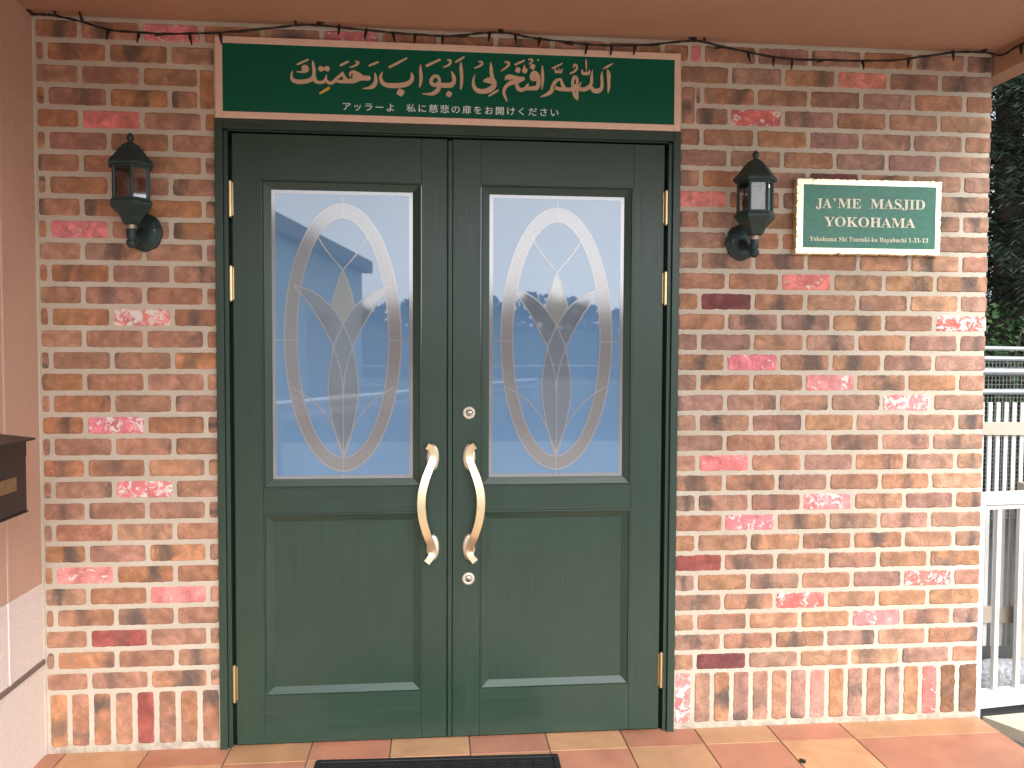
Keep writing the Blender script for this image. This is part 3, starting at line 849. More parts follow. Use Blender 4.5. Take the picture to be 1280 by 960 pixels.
for s in [
    [(130,248,10),(108,300,32),(120,365,45),(170,405,50),(260,415,58),(360,410,58),(440,390,54),(485,350,46),(495,300,40),(485,262,16)],
    [(216,188,26),(320,134,26),(425,78,20)], [(600,160,10),(597,220,34),(605,320,40),(598,380,32),(588,430,16)],
    [(672,170,28),(755,132,28),(835,95,24)], [(830,345,38),(812,308,36),(770,298,36),(734,335,40),(730,385,42),(772,408,44),(818,388,40),(832,345,36)],
    [(830,380,44),(815,460,50),(760,508,46),(700,520,28),(625,515,8)], [(830,410,54),(900,412,56),(970,408,58),(1008,370,46),(1006,310,44),(980,245,14)],
    [(878,188,14),(935,168,24),(965,138,26),(965,108,24),(935,100,22)], [(1030,125,20),(1080,95,25),(1130,65,20)],
    [(1092,130,12),(1095,200,40),(1103,300,38),(1100,400,34),(1092,455,18)]]: stroke(s, *B2)
blot(352, 500, 100, *B2); blot(948, 520, 80, *B2)
for s in [
    [(150,228,18),(210,205,26),(252,178,28),(255,148,26),(215,140,26)],
    [(375,150,10),(382,230,44),(388,310,48),(402,380,56),(428,430,58),(415,490,68),(350,540,72),(270,558,64),(190,545,60),(140,490,48),(130,410,34),(152,325,10)],
    [(410,392,44),(340,388,44),(280,410,20)], [(290,414,26),(360,430,30),(430,440,30)], [(355,620,20),(416,582,28),(478,545,22)],
    [(525,268,12),(590,225,26),(632,182,30),(630,152,26),(585,146,26)], [(722,180,24),(785,152,26),(850,125,20)],
    [(585,395,16),(602,358,46),(650,348,52),(720,368,58),(790,382,56),(838,375,44)], [(835,385,40),(770,415,46),(690,430,58),(610,470,46),(565,540,42),(570,610,36),(605,690,20)],
    [(742,420,46),(752,500,52),(800,538,52),(860,518,46),(895,475,36),(905,448,10)], [(880,520,38),(950,515,52),(1026,505,62),(1052,430,58),(1032,330,60),(985,292,46),(950,335,46),(962,388,38),(1012,400,26)],
    [(915,110,20),(948,106,24),(965,130,24),(940,155,20),(915,172,12)], [(845,230,34),(855,190,10)],
    [(1105,200,12),(1105,300,40),(1108,400,40),(1098,525,16)]]: stroke(s, *C2)
blot(985, 340, 80, *C2, diamond=False); blot(640, 370, 60, *C2, diamond=False)
blot(760, 257, 88, *C2); blot(858, 264, 88, *C2); blot(966, 210, 88, *C2); blot(1045, 115, 24, *C2, diamond=False)
for s in [
    [(120,635,8),(200,605,40),(272,555,56),(298,480,56),(318,432,46),(368,394,38),(408,396,28),(418,440,38),(442,508,56),(400,528,50),(340,510,46),(290,505,40)],
    [(285,235,20),(355,202,22),(425,165,14)], [(325,240,16),(335,282,32),(372,280,30),(408,282,34),(420,245,14)], [(372,275,20),(378,235,8)],
    [(440,525,56),(520,535,52),(590,520,56)], [(575,505,40),(570,430,38),(588,370,44),(612,356,38),(634,395,36),(634,450,36),(602,485,40)],
    [(600,490,44),(582,560,36),(610,630,52),(640,672,24)], [(640,660,26),(635,580,36),(622,510,44)],
    [(640,500,40),(680,530,48),(740,530,56),(800,500,56),(835,440,44),(840,350,36),(850,260,10)], [(665,480,34),(690,430,10)],
    [(830,500,46),(870,548,56),(930,553,62),(978,510,50),(985,420,40),(980,350,36),(985,285,10)],
    [(1060,250,12),(1078,320,54),(1080,400,46),(1080,500,40),(1072,575,18)], [(1000,240,12),(1070,205,28),(1140,165,10)],
    [(535,310,16),(590,282,26),(630,242,28),(625,195,26),(592,190,26),(588,222,16)],
    [(705,255,14),(712,305,34),(755,310,34),(800,305,34),(805,260,12)], [(757,310,16),(760,270,12)], [(757,110,8),(762,170,26),(765,250,12)]]: stroke(s, *D2)
LT.build('arabic_lettering', [SIGNL, YEL], sg)
for body, ax_, ay_, bx2, by2 in (('アッラーよ', 428.5, 136.8, 492.5, 138.6), ('私に慈悲の扉をお開けください', 508.0, 139.0, 698.0, 144.6)):
    pA = on_y(ax_, ay_, SY); pB = on_y(bx2, by2, SY)
    text_mesh(body, 'japanese_lettering', WHT, sg, pA.x, pB.x, (pA.z+pB.z)/2 - .0005, .0305, SY-.0002, 1.28, .0008, .008)

# ------------------------------------------------------------------ brass plaque
pq = thing('name_plaque', 'green plaque with ragged gold edge reading JA\'ME MASJID YOKOHAMA on the bricks', 'plaque', (2.334, 0, 1.765))
PY = -.0300
x0, x1, z0, z1 = 2.0545, 2.6130, 1.7655, 2.0400
# ragged gold edging
m = MB(); out_, mid_, inn_, back_ = [], [], [], []
per = []
nx, nz = 110, 56
for i in range(nx): per.append((x0+(x1-x0)*i/nx, z0, 0, -1))
for i in range(nz): per.append((x1, z0+(z1-z0)*i/nz, 1, 0))
for i in range(nx): per.append((x1-(x1-x0)*i/nx, z1, 0, 1))
for i in range(nz): per.append((x0, z1-(z1-z0)*i/nz, -1, 0))
for x, z, ex, ez in per:
    w = mnoise.noise(Vector((x*75, z*75, 5)))*.0032 + mnoise.noise(Vector((x*190, z*190, 9)))*.0026
    c = .0255
    xi = min(max(x, x0+c+.002), x1-c+.002); zi = min(max(z, z0+c-.002), z1-c+.003)
    back_.append((x+ex*w, -.006, z+ez*w)); out_.append((x+ex*w, PY+.006, z+ez*w))
    mid_.append((x+ex*(w-.0035)*(1), PY+.0004+w*.4, z+ez*(w-.0035))); inn_.append((xi, PY, zi))
m.grid([back_, out_, mid_, inn_], 0, close_v=True)
m.build('gold_edge', PLGOLD, pq)
m = MB(); m.box(2.0805, 2.5910, PY+.0012, -.006, 1.7875, 2.0190); m.build('plaque_panel', PLG, pq)
def mbold(s):
    r_ = ''
    for ch in s:
        if 'A' <= ch <= 'Z': r_ += chr(0x1D400 + ord(ch)-65)
        elif 'a' <= ch <= 'z': r_ += chr(0x1D41A + ord(ch)-97)
        elif '0' <= ch <= '9': r_ += chr(0x1D7CE + ord(ch)-48)
        else: r_ += ch
    return r_
ty = PY+.0010
def tx(pxa, pxb, pyb, yy=PY): 
    a_ = on_y(1010+pxa/8, 235+pyb/8, yy); b_ = on_y(1010+pxb/8, 235+pyb/8, yy); return a_.x, b_.x, (a_.z+b_.z)/2
a_, b_, zb = tx(78, 235, 200); text_mesh(mbold('JA'), 'raised_lettering', PLTXT, pq, a_, b_, zb, .0505, ty, 1, .0022)
a_, b_, zb = tx(252, 275, 203); text_mesh('’', 'raised_lettering', PLTXT, pq, a_, b_, zb, .0530, ty, 1, .0022)
a_, b_, zb = tx(296, 528, 203); text_mesh(mbold('ME'), 'raised_lettering', PLTXT, pq, a_, b_, zb, .0505, ty, 1, .0022)
a_, b_, zb = tx(622, 1168, 211); text_mesh(mbold('MASJID'), 'raised_lettering', PLTXT, pq, a_, b_, zb, .0505, ty, .98, .0022)
a_, b_, zb = tx(160, 1072, 391); text_mesh(mbold('YOKOHAMA'), 'raised_lettering', PLTXT, pq, a_, b_, zb, .0505, ty, .98, .0022)
a_, b_, zb = tx(16, 1200, 538); text_mesh(mbold('Yokohama Shi Tsuzuki-ku Hayabuchi 1-31-13'), 'address_lettering', PLTXT, pq, a_, b_, zb, .0235, ty, 1.05, .0014)

# ------------------------------------------------------------------ wall lanterns
def ring6(r, z, c, rot): return [(c[0]+r*math.sin(rot+k*math.pi/3), c[1]-r*math.cos(rot+k*math.pi/3), c[2]+z) for k in range(6)]
def lantern_parts(root, c, rot):
    """c = axis point at the bulb-socket ring height"""
    par = root
    zz = lambda v: v - 1.812
    # roof
    m = MB()
    prof = [(.0735, 1.9985), (.0770, 2.0030), (.0765, 2.0085), (.0690, 2.0180), (.0560, 2.0320), (.0450, 2.0475), (.0390, 2.0570), (.0330, 2.0590), (.0310, 2.0660), (.0180, 2.0740), (.0090, 2.0790)]
    P = [ring6(r, zz(z), c, rot) for r, z in prof]
    m.grid(P, 0, False, close_v=True)
    m.add(ring6(.0735, zz(1.9985), c, rot), [(0,1,2,3,4,5)])
    m.build('lantern_roof', LAMPM, par)
    m = MB(); m.lathe([(.007, zz(2.078)), (.0065, zz(2.082)), (.0105, zz(2.087)), (.0120, zz(2.094)), (.0100, zz(2.101)), (.0045, zz(2.107)), (.0001, zz(2.110))], c, 16)
    m.build('finial', LAMPM, par)
    # cage posts and rims
    m = MB()
    for k in range(6):
        q = rot + k*math.pi/3
        x, y = c[0]+.0585*math.sin(q), c[1]-.0585*math.cos(q)
        m.tube([(x, y, c[2]+zz(1.888)), (x, y, c[2]+zz(2.0))], .0052, 6, 0, True, False)
    for za, zb_ in ((1.888, 1.8965), (1.9915, 1.9985)):
        P = [ring6(.0575, zz(za), c, rot), ring6(.0640, zz(za), c, rot), ring6(.0640, zz(zb_), c, rot), ring6(.0575, zz(zb_), c, rot)]
        m.grid(P, 0, False, close_u=True, close_v=True)
    m.build('cage', LAMPM, par)
    m = MB()
    a_, b_ = ring6(.0560, zz(1.894), c, rot), ring6(.0560, zz(1.993), c, rot)
    for k in range(6):
        m.add([a_[k], a_[(k+1) % 6], b_[(k+1) % 6], b_[k]], [(0, 1, 2, 3)])
    m.build('lantern_glass', SMOKE, par)
    m = MB(); m.lathe([(.0001, zz(1.97)), (.014, zz(1.968)), (.023, zz(1.957)), (.0255, zz(1.945)), (.0225, zz(1.931)), (.0165, zz(1.921)), (.0175, zz(1.918)), (.0150, zz(1.890))], c, 20)
    m.build('bulb', BULBG, par)
    # flared cup
    m = MB()
    prof = [(.0560, 1.8905), (.0690, 1.8885), (.0715, 1.8830), (.0705, 1.8740), (.0600, 1.8620), (.0470, 1.8500), (.0370, 1.8370), (.0310, 1.8230), (.0250, 1.8160), (.0180, 1.8130)]
    m.grid([ring6(r, zz(z), c, rot) for r, z in prof], 0, False, close_v=True)
    m.add(ring6(.0560, zz(1.8905), c, rot), [(0,1,2,3,4,5)])
    m.build('lantern_cup', LAMPM, par)
    m = MB(); m.lathe([(.0150, zz(1.8140)), (.0170, zz(1.8120)), (.0170, zz(1.8085)), (.0135, zz(1.8075)), (.0165, zz(1.8060)), (.0165, zz(1.8010)), (.0120, zz(1.8000))], c, 20)
    m.build('sensor_ring', STEEL, par)
    # stem, knob and arm to the back plate
    m = MB(); m.lathe([(.0140, zz(1.8005)), (.0150, zz(1.7850)), (.0160, zz(1.7720)), (.0120, zz(1.7670)), (.0165, zz(1.7620)), (.0175, zz(1.7540)), (.0140, zz(1.7440)), (.0060, zz(1.7380)), (.0001, zz(1.7370))], c, 18)
    arm = [Vector((c[0], c[1]+.004, c[2]+zz(1.778))), Vector((c[0], c[1]+.035, c[2]+zz(1.772))), Vector((c[0], c[1]+.070, c[2]+zz(1.782))), Vector((c[0], -.020, c[2]+zz(1.800)))]
    m.tube(arm, [.0105, .0115, .0135, .0190], 14)
    m.build('arm', LAMPM, par)
    # lobed back plate
    m = MB(); pc_ = (c[0], 0, c[2]+zz(1.806)); n = 80
    P = []
    for s_, y in [(1.0, -.002), (1.0, -.009), (.95, -.0125), (.84, -.0140), (.80, -.0185), (.70, -.0215), (.45, -.0235), (.0001, -.0240)]:
        row = []
        for k in range(n):
            q = 2*math.pi*k/n
            lob = .0590*(1 + .045*abs(math.cos(4*q)) - .03)
            row.append((pc_[0]+lob*s_*math.cos(q), pc_[1]+y, pc_[2]+lob*1.10*s_*math.sin(q)))
        P.append(row)
    m.grid(P, 0, True, close_v=True)
    m.build('back_plate', LAMPM, par)
    for s_ in (-1, 1):
        m = MB(); m.lathe([(.0001, -.0045), (.0035, -.003), (.004, 0)], (pc_[0]+s_*.036, -.0205, pc_[2]+.006), 10, axis='y')
        m.build('screw', STEEL, par)
LROT = math.radians(21)
ln = thing('wall_lantern', 'dark teal wall lantern on the narrow brick strip left of the door', 'wall lamp', (-.2315, 0, 1.806), 'wall lanterns beside the door')
lantern_parts(ln, (-.2315, -.128, 1.812), LROT)
r2 = ln.copy(); COL.objects.link(r2); r2.location = (1.862, 0, 1.806)
r2['label'] = 'dark teal wall lantern between the door and the green plaque'
for ch in list(ln.children):
    c_ = ch.copy(); COL.objects.link(c_); c_.parent = r2; c_.matrix_parent_inverse = ch.matrix_parent_inverse.copy()

# ------------------------------------------------------------------ string of fairy lights
fl = thing('string_lights', 'black string of unlit fairy lights sagging along the top of the brick wall', 'string lights', (1.1, -.03, 2.48))
wp = [(38,13),(55,15),(70,20),(100,27),(140,38),(180,41),(230,42),(275,41),(330,36),(375,31),(399,27),(412,30),(470,38),(520,43),(560,45),(600,42),(626,39),(645,43),(660,46),(710,53),(750,57),(800,56),(850,52),(868,50),(882,53),(920,62),(960,70),(1000,74),(1060,76),(1120,75),(1160,70),(1200,62),(1232,54)]
def wy(x): return -.030
pts = [on_y(x, y, -.030) for x, y in wp]
endp = [Vector((2.812, -.055, 2.4965)), Vector((2.815, -.12, 2.502)), Vector((2.815, -.20, 2.497)), Vector((2.815, -.34, 2.488)), Vector((2.815, -.55, 2.50))]
pts = [Vector((p.x, p.y, min(p.z, 2.512))) for p in pts] + endp
Q = []
for i in range(len(pts)-1):
    p0 = pts[max(i-1, 0)]; p1 = pts[i]; p2 = pts[i+1]; p3 = pts[min(i+2, len(pts)-1)]
    for k in range(6):
        t = k/6; Q.append(.5*((2*p1) + (-p0+p2)*t + (2*p0-5*p1+4*p2-p3)*t*t + (-p0+3*p1-3*p2+p3)*t**3))
Q.append(pts[-1])
m = MB()
for ph in (0, math.pi):
    TW = [q + Vector((0, math.cos(i*.9+ph)*.0016, math.sin(i*.9+ph)*.0016)) + Vector((0, 0, mnoise.noise(q*9)*.003)) for i, q in enumerate(Q)]
    m.tube(TW, .0029, 6)
m.build('cable', WIRE, fl)
bulbs = [(69,18,1),(103,27,1),(135,37,0),(174,41,0),(206,42,2),(237,43,0),(275,42,0),(309,38,2),(371,32,1),(404,28,1),(424,32,0),(458,37,0),(491,41,0),(519,43,0),(553,45,0),(585,44,2),
         (612,41,0),(644,43,0),(675,48,0),(705,53,2),(734,56,0),(765,57,0),(794,57,0),(823,55,2),(864,50,1),(881,53,1),(903,58,2),(935,66,0),(967,71,0),(990,74,0),(1030,75,2),(1078,76,0),(1136,73,0),(1191,64,0)]
def bulb(p, d):
    m = MB(); d = d.normalized()
    m.tube([p-d*.003, p+d*.014], [.0046, .0056], 8); m.tube([p+d*.013, p+d*.017, p+d*.030, p+d*.036], [.0040, .0044, .0032, .0008], 8)
    m.build('light_bulb', WIRE, fl)
for x, y, k in bulbs:
    p = on_y(x, y, -.030)
    d = {0: Vector((random.uniform(-.25, .25), random.uniform(-.4, .1), -1)), 1: Vector((random.uniform(-.5, -.1), -.3, 1)), 2: Vector((random.choice((-1, 1)), -.2, -.35))}[k]
    bulb(p, d)
bulb(Vector((2.815, -.15, 2.499)), Vector((.1, 0, -1))); bulb(Vector((2.815, -.25, 2.492)), Vector((.1, -.1, -1)))
for x, y in ((37, 12), (399, 27), (626, 38), (868, 49), (1231, 54)):
    p = on_y(x, y, -.030); m = MB()
    top_ = 2.5232
    m.tube([(p.x, -.030, top_), (p.x, -.030, p.z+.004), (p.x+.004, -.034, p.z-.006), (p.x, -.040, p.z-.002)], .0028, 7)
    m.lathe([(.0095, 0), (.0095, -.004), (.004, -.006)], (p.x, -.030, top_), 12)
    m.build('hook', WIRE, fl)

# ------------------------------------------------------------------ mailbox on the left wall
mbx = thing('mailbox', 'dark brown metal mailbox with brass name plate on the salmon wall', 'mailbox', (-.53, -.55, .92))
FX = -.4700
m = MB(); m.box(-.5845, FX, -.72, -.3445, .9240, 1.1350, 0, .002); m.box(-.5845, FX+.003, -.722, -.342, .9180, .9235, 0, .001); m.build('box_body', BOXM, mbx)
m = MB(); m.add([(-.5845,-.760,1.1620),(-.5845,-.362,1.1620),(FX+.036,-.362,1.1440),(FX+.036,-.760,1.1440),(-.5845,-.760,1.1355),(-.5845,-.362,1.1355),(FX+.036,-.362,1.1385),(FX+.036,-.760,1.1385)],
    [(0,1,2,3),(4,7,6,5),(0,4,5,1),(1,5,6,2),(2,6,7,3),(3,7,4,0)]); m.build('box_lid', BOXM, mbx)
m = MB(); m.box(FX+.0003, FX+.0035, -.715, -.349, 1.0880, 1.1335, 0, .001); m.build('flap', BOXM, mbx)
m = MB(); m.box(FX, FX+.002, -.620, -.4080, .9935, 1.0345, 0, .0006); m.build('name_plate', BOXPL, mbx)

# ------------------------------------------------------------------ doormat and scrap
dm = thing('doormat', 'black rubber doormat with a raised key pattern in front of the door', 'doormat', (.762, -.42, FLOOR))
ca, sa = math.cos(-.0315), math.sin(-.0315)
def rotm(mb):
    mb.v = [(.3505 + (x)*ca - (y)*sa, -.139 + x*sa + y*ca, z) for x, y, z in mb.v]
m = MB(); m.box(0, .826, -.56, 0, FLOOR+.0005, FLOOR+.0085, 0, .003)
for a_ in ((.004, .822, -.022, -.004), (.004, .822, -.556, -.538), (.004, .022, -.538, -.022), (.804, .822, -.538, -.022)):
    m.box(a_[0], a_[1], a_[2], a_[3], FLOOR+.006, FLOOR+.0125, 0, .002)
rotm(m); m.build('mat_base', RUB, dm)
m = MB()
k0 = .034
for j in range(9):
    for i in range(13):
        x, y = .045+.0575*i, -.048-.0535*j
        w = .0045
        z0_, z1_ = FLOOR+.0080, FLOOR+.0115
        for a_ in ((x, x+.046, y, y+w), (x, x+w, y-.040, y-.0002), (x+w+.0002, x+.046, y-.040, y-.040+w), (x+.046-w, x+.046, y-.0352, y-.014), (x+.016, x+.0412, y-.0185, y-.0140)):
            m.box(a_[0], a_[1], a_[2], a_[3], z0_, z1_)
rotm(m); m.build('key_pattern', RUB, dm)
sb = MB()
P_ = Vector((2.000, -.279, FLOOR))
sb.box(P_.x-.008, P_.x+.006, P_.y-.006, P_.y+.008, FLOOR+.0008, FLOOR+.010, 0, .002); sb.box(P_.x-.002, P_.x+.009, P_.y-.010, P_.y-.003, FLOOR+.0010, FLOOR+.013, 0, .002); sb.tube([(P_.x-.006, P_.y, FLOOR+.008), (P_.x-.010, P_.y-.004, FLOOR+.016)], .0022, 6)
tag(sb.build('plastic_scrap', WIRE), 'small black plastic scrap lying on the terracotta tiles', 'scrap')

# ------------------------------------------------------------------ right side: fence, gate, mesh fence, stones, slab
G0 = -.05
wf = thing('white_fence', 'low white metal railing with upright bars beside the brick corner', 'fence', (3.6, .12, G0))
def fy_(x): return .085 + (x-2.85)*.13
ang = math.atan(.13); FA = Vector((2.835, .083, 0))
def fbox(mb, s0, s1, d0, d1, z0, z1, bev=.002, base=FA, an=ang):
    k = len(mb.v); mb.box(s0, s1, d0, d1, z0, z1, 0, bev)
    c_, s_ = math.cos(an), math.sin(an)
    mb.v[k:] = [(base.x + x*c_ - y*s_, base.y + x*s_ + y*c_, z) for x, y, z in mb.v[k:]]
m = MB(); fbox(m, .0, 1.9, -.02, .02, .815, .862); m.build('top_rail', WHITE, wf)
m = MB(); fbox(m, .0, 1.9, -.022, .022, .010, .072); m.build('bottom_rail', WHITE, wf)
m = MB(); fbox(m, .0, 1.9, -.012, .012, .795, .812); m.build('under_rail', WHITE, wf)
for sx in (.002, 1.90):
    m = MB(); fbox(m, sx, sx+.046, -.024, .024, G0, .866); m.build('fence_post', WHITE, wf)
for k in range(17):
    m = MB(); s_ = .128 + .1045*k; fbox(m, s_-.010, s_+.010, -.009, .009, .0715, .796, .0015); m.build('bar', WHITE, wf)

bgate = thing('slatted_gate', 'beige slatted metal gate standing behind the white railing', 'gate', (3.6, .45, G0))
GA = Vector((3.02, .43, 0)); ga = math.atan(-.10)
def gbox(mb, *a_, **k_): fbox(mb, *a_, base=GA, an=ga, **k_)
m = MB(); gbox(m, 0, .31, -.018, .018, 1.055, 1.110); m.build('upper_rail', BEIGE, bgate)
m = MB(); gbox(m, 0, .31, -.018, .018, .235, .305); m.build('lower_rail', BEIGE, bgate)
for k in range(9):
    m = MB(); s_ = .012+.0345*k; gbox(m, s_, s_+.0165, -.004, .003, .13, 1.195, bev=.001); m.build('slat', WHITE, bgate)
m = MB(); gbox(m, .325, .40, -.04, .04, G0, 1.235); m.build('gate_post', BEIGE, bgate)
m = MB(); gbox(m, .215, .52, -.105, -.055, G0, .86); m.build('lower_post', MOSSP, bgate)

mf = thing('mesh_fence', 'black wire mesh fence with grey pipe rails in front of the dark trees', 'fence', (5.2, 2.6, G0))
MA = Vector((3.9, 2.35, 0)); ma = math.atan(.12)
def mp_(s_, z): return Vector((MA.x + s_*math.cos(ma), MA.y + s_*math.sin(ma), z))
for z, r_ in ((1.435, .016), (1.365, .018), (1.275, .026), (1.135, .022)):
    m = MB(); m.tube([mp_(-.6, z+.02), mp_(3.2, z-.02)], r_, 10); m.build('pipe_rail', PIPE, mf)
for k in range(3):
    m = MB(); m.tube([mp_(-.5+1.7*k, G0), mp_(-.5+1.7*k, 1.44)], .02, 10); m.build('mesh_post', PIPE, mf)
m = MB()
for k in range(127):
    p = mp_(-.6+.03*k, 0); m.box(p.x-.0018, p.x+.0018, p.y-.003, p.y+.000, .25, 1.37)
for k in range(38):
    z = .26 + .03*k
    a_, b_ = mp_(-.6, z), mp_(3.2, z); m.tube([a_+Vector((0, -.004, 0)), b_+Vector((0, -.004, 0))], .0018, 4)
m.build('wire_mesh', WIREM, mf)
def boulder(name, c, sz, mat, label, cat):
    b = bmesh.new(); bmesh.ops.create_icosphere(b, subdivisions=4, radius=1.0)
    m = MB(); vs = []
    for v in b.verts:
        n_ = 1 + .10*mnoise.noise(v.co*2.2 + Vector(c)) + .03*mnoise.noise(v.co*8)
        co = v.co*n_
        sg_ = lambda t: math.copysign(abs(t)**.6, t)
        vs.append((c[0]+sg_(co.x)*sz[0], c[1]+sg_(co.y)*sz[1], c[2]+sg_(co.z)*sz[2]))
    b.verts.index_update(); m.add(vs, [[v.index for v in f.verts] for f in b.faces], 0, True); b.free()
    return tag(m.build(name, mat), label, cat)
boulder('stone_block', (3.16, .285, .028), (.16, .055, .088), KERB, 'speckled grey stone block on the ground right behind the white railing', 'stone')
# irregular cream slab
m = MB(); poly = [(2.875,.035),(3.05,.052),(3.36,.030),(3.60,-.10),(3.55,-.42),(3.22,-.50),(3.05,-.30),(2.93,-.075)]
n = len(poly); m.add([(x, y, -.004) for x, y in poly] + [(x, y, -.055) for x, y in poly], [list(range(n))] + [(i, (i+1) % n, n+(i+1) % n, n+i) for i in range(n)])
tag(m.build('paving_stone', SLAB), 'irregular cream paving stone beside the tiled porch edge', 'paving stone')

# ------------------------------------------------------------------ trees on the right
def conifer(name, label, x, y, h, rad, mat, seed, nb=520, droop=.55, group=None):
    rnd = random.Random(seed)
    t = thing(name, label, 'tree', (x, y, G0), group)
    m = MB(); m.tube([(x, y, G0), (x+.05, y, h*.3), (x-.04, y+.03, h*.65), (x, y, h*.97)], [.22, .17, .10, .02], 10)
    for k in range(34):
        z = h*(.10 + .85*k/34); q = rnd.uniform(0, 6.283); l = rad*(1.05-.75*(z/h))*rnd.uniform(.6, .95)
        m.tube([(x, y, z), (x+math.cos(q)*l*.5, y+math.sin(q)*l*.5, z+.10), (x+math.cos(q)*l, y+math.sin(q)*l, z-.15)], [.035, .022, .006], 5)
    m.build('trunk', BARK, t)
    m = MB()
    for k in range(nb):
        fz = rnd.random()**.85; z = h*(.04+.96*fz)
        rr = rad*(1.08-.80*fz)*math.sqrt(rnd.uniform(.12, 1.0))*(1+.22*math.sin(k*.7))
        q = rnd.uniform(0, 6.283)
        p = Vector((x+math.cos(q)*rr, y+math.sin(q)*rr, z))
        d = Vector((math.cos(q)+rnd.uniform(-.5, .5), math.sin(q)+rnd.uniform(-.5, .5), rnd.uniform(-.2, .35))).normalized()
        L_ = rnd.uniform(.35, .70)
        for s_ in range(11):
            f = s_/10
            c_ = p + d*L_*f + Vector((0, 0, -droop*L_*f*f))
            tdir = (d + Vector((0, 0, -2*droop*f))).normalized()
            sd_ = tdir.cross(Vector((rnd.uniform(-.3, .3), rnd.uniform(-.3, .3), 1))).normalized()
            for side in (-1, 1):
                ld = (tdir*.75 + sd_*side*.75 + Vector((0, 0, rnd.uniform(-.5, .15)))).normalized()
                l = rnd.uniform(.07, .16)*(1.1-.5*f); wv = ld.cross(Vector((rnd.uniform(-1, 1), rnd.uniform(-1, 1), rnd.uniform(.2, 1)))).normalized()*l*.075
                m.add([c_, c_+ld*l*.5+wv, c_+ld*l, c_+ld*l*.5-wv], [(0, 1, 2, 3)])
    m.build('crown', mat, t, recalc=False)
    return t
conifer('conifer_tree', 'tall dark evergreen tree right behind the mesh fence by the brick corner', 6.55, 5.0, 7.0, 1.9, LEAFD, 11, 5200, group='evergreen trees beyond the mesh fence')
conifer('conifer_tree', 'dark evergreen tree further back between the wall and the frame edge', 8.6, 8.6, 9.5, 2.4, LEAFD, 23, 4200, group='evergreen trees beyond the mesh fence')
conifer('conifer_tree', 'dark drooping evergreen tree at the right edge of the photo', 7.9, 4.4, 7.5, 1.9, LEAFD, 37, 4200, group='evergreen trees beyond the mesh fence')
conifer('conifer_tree', 'dark evergreen tree hidden mostly by the brick wall corner', 6.0, 7.2, 7.0, 2.0, LEAFD, 51, 3200, group='evergreen trees beyond the mesh fence')
def shrub(x, y, h, r_, seed, label):
    rnd = random.Random(seed); t = thing('leafy_shrub', label, 'shrub', (x, y, G0))
    m = MB()
    for k in range(10):
        q = rnd.uniform(0, 6.28); m.tube([(x, y, G0), (x+math.cos(q)*r_*.4, y+math.sin(q)*r_*.4, h*.5), (x+math.cos(q)*r_*.8, y+math.sin(q)*r_*.8, h*.9)], [.02, .012, .004], 5)
    m.build('stems', BARK, t)
    m = MB()
    for k in range(2600):
        v = Vector((rnd.gauss(0, 1), rnd.gauss(0, 1), rnd.gauss(0, 1))).normalized()*(rnd.random()**.4)
        c_ = Vector((x+v.x*r_, y+v.y*r_, h*.55+v.z*h*.5))
        a_ = Vector((rnd.gauss(0, 1), rnd.gauss(0, 1), rnd.gauss(0, .6))).normalized(); b_ = a_.cross(Vector((rnd.gauss(0, 1), rnd.gauss(0, 1), 1))).normalized()
        l = rnd.uniform(.05, .09)
        m.add([c_, c_+a_*l*.5+b_*l*.25, c_+a_*l, c_+a_*l*.5-b_*l*.25], [(0, 1, 2, 3)])
    m.build('foliage', LEAFM, t, recalc=False)
shrub(5.15, 3.35, 1.75, .60, 5, 'bright green leafy shrub just above the mesh fence')

# ------------------------------------------------------------------ what the door glass mirrors, behind the camera
bd = thing('teal_shed', 'pale teal metal sided building with dark roof mirrored in the left door glass', 'building', (-6, -22, G0))
d_ = Vector((1.47, -11, 0)).normalized(); nrm = Vector((-d_.y, d_.x, 0))   # nrm points to +x
if nrm.x < 0: nrm = -nrm
O_ = Vector((-3.60, -20.0, 0))
m = MB(); P = []
L0, L1 = -9.0, 11.0
k = 0; s_ = L0
while s_ <= L1:
    dd = .03 if k % 4 in (1, 2) else 0
    p = O_ + d_*s_ + nrm*dd
    P.append([(p.x, p.y, G0), (p.x, p.y, 4.58)]); s_ += .11 if k % 2 else .03; k += 1
m.grid(P)
c0, c1 = O_+d_*L0, O_+d_*L1; b0, b1 = c0-nrm*6, c1-nrm*6
m.add([(c1.x,c1.y,G0),(b1.x,b1.y,G0),(b1.x,b1.y,4.58),(c1.x,c1.y,4.58)], [(0,1,2,3)]); m.add([(c0.x,c0.y,G0),(b0.x,b0.y,G0),(b0.x,b0.y,4.58),(c0.x,c0.y,4.58)], [(0,1,2,3)])
m.add([(b0.x,b0.y,G0),(b1.x,b1.y,G0),(b1.x,b1.y,4.58),(b0.x,b0.y,4.58)], [(0,1,2,3)])
m.build('shed_wall', SIDING, bd)
m = MB(); r0, r1 = c0+nrm*.35-d_*.3, c1+nrm*.35+d_*.45; q0, q1 = c0-nrm*6.3-d_*.3, c1-nrm*6.3+d_*.45
z0_, z1_ = 4.55, 5.02
m.add([(r0.x,r0.y,z0_),(r1.x,r1.y,z0_),(q1.x,q1.y,z0_),(q0.x,q0.y,z0_),(r0.x,r0.y,z1_),(r1.x,r1.y,z1_),(q1.x,q1.y,z1_+.4),(q0.x,q0.y,z1_+.4)], [(0,3,2,1),(4,5,6,7),(0,1,5,4),(1,2,6,5),(2,3,7,6),(3,0,4,7)])
m.build('shed_roof', ROOFM, bd)
m = MB()
p = O_ + d_*3.2 + nrm*.04; q = O_ + d_*6.0 + nrm*.04
m.add([(p.x,p.y,G0),(q.x,q.y,G0),(q.x,q.y,2.6),(p.x,p.y,2.6)], [(0,1,2,3)]); m.build('shed_door', CONC, bd)
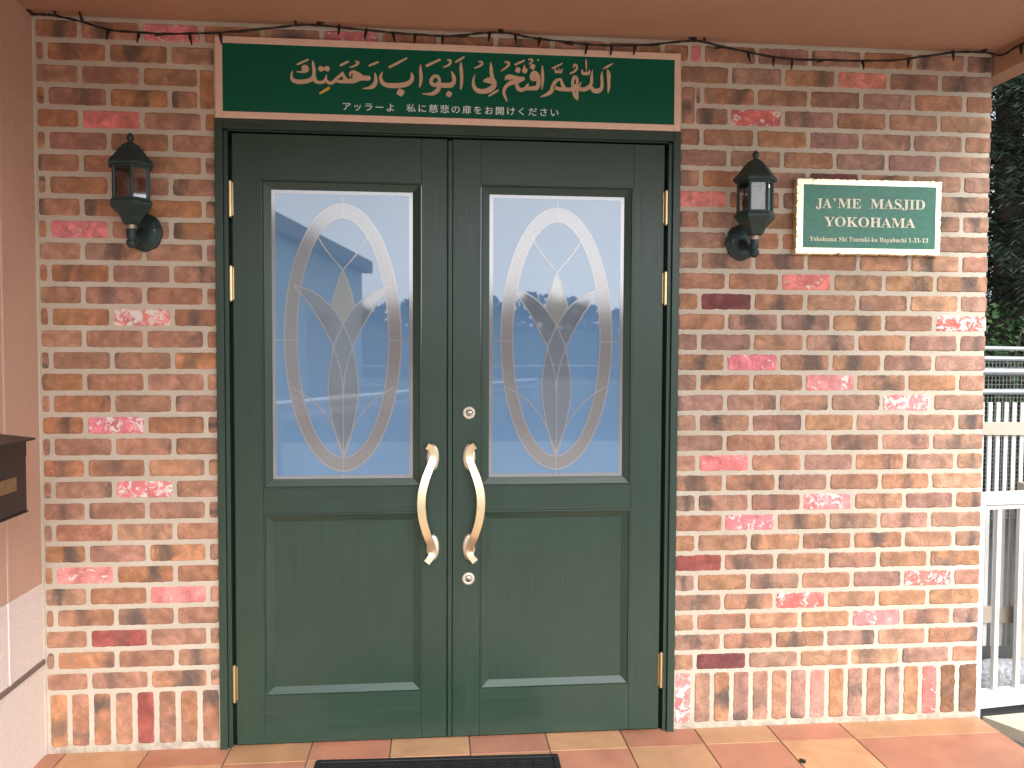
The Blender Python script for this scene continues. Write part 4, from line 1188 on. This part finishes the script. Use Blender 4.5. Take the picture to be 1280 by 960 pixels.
# guard rail
gr = thing('guard_rail', 'white steel guard rail mirrored across the left door glass', 'guard rail', (0, -8, G0))
ga_, gb_ = Vector((-2.0, -4.3, 0)), Vector((2.9, -14.6, 0))
gd = (gb_-ga_).normalized(); gn = Vector((-gd.y, gd.x, 0)); 
m = MB()
prof = [(0, .60), (.035, .63), (.035, .67), (0, .70), (0, .74), (.035, .77), (.035, .81), (0, .84)]
m.grid([[(p.x+gn.x*a_, p.y+gn.y*a_, z) for a_, z in prof] for p in (ga_, gb_)]); m.build('rail_beam', WHITE, gr)
for k in range(6):
    p = ga_ + (gb_-ga_)*(k+.3)/6 - gn*.08
    m = MB(); m.tube([(p.x, p.y, G0), (p.x, p.y, .84)], .057, 12); m.build('rail_post', WHITE, gr)
pf = thing('pipe_fence', 'thin grey pipe fence mirrored behind the guard rail', 'fence', (0, -14, G0))
for z in (1.08, .70, .35):
    m = MB(); m.tube([(-3.2, -13.0, z), (6, -15.5, z)], .02, 8); m.build('fence_rail', PIPE, pf)
for k in range(7):
    m = MB(); x = -3.0+1.45*k; y = -13.0-(x+3.2)*.272; m.tube([(x, y, G0), (x, y, 1.09)], .025, 8); m.build('fence_post', PIPE, pf)
lw = MB(); lw.box(-14, 40, -46.3, -46, G0, 2.55)
tag(lw.build('boundary_wall', CONC), 'long low grey boundary wall mirrored below the far trees', 'wall', kind='thing')
rnd = random.Random(99); m = MB()
for k in range(17000):
    x = rnd.uniform(-26, 46); top = 5.15 + .38*math.sin(x*.23+.4) + .28*math.sin(x*.71+1) + .22*math.sin(x*1.7) + .12*math.sin(x*4.1)
    z = rnd.uniform(0, 1)**.75*top; y = -60 - rnd.uniform(-1, 3)
    c_ = Vector((x, y, z)); s_ = rnd.uniform(.16, .38)
    a_ = Vector((rnd.gauss(0, 1), rnd.gauss(0, 1), rnd.gauss(0, 1))).normalized()*s_; b_ = a_.orthogonal().normalized()*s_*.7
    m.add([c_-a_, c_+b_, c_+a_, c_-b_], [(0, 1, 2, 3)])
tag(m.build('far_wood', LEAFF, recalc=False), 'far line of trees mirrored in both door panes', 'wood', kind='stuff')
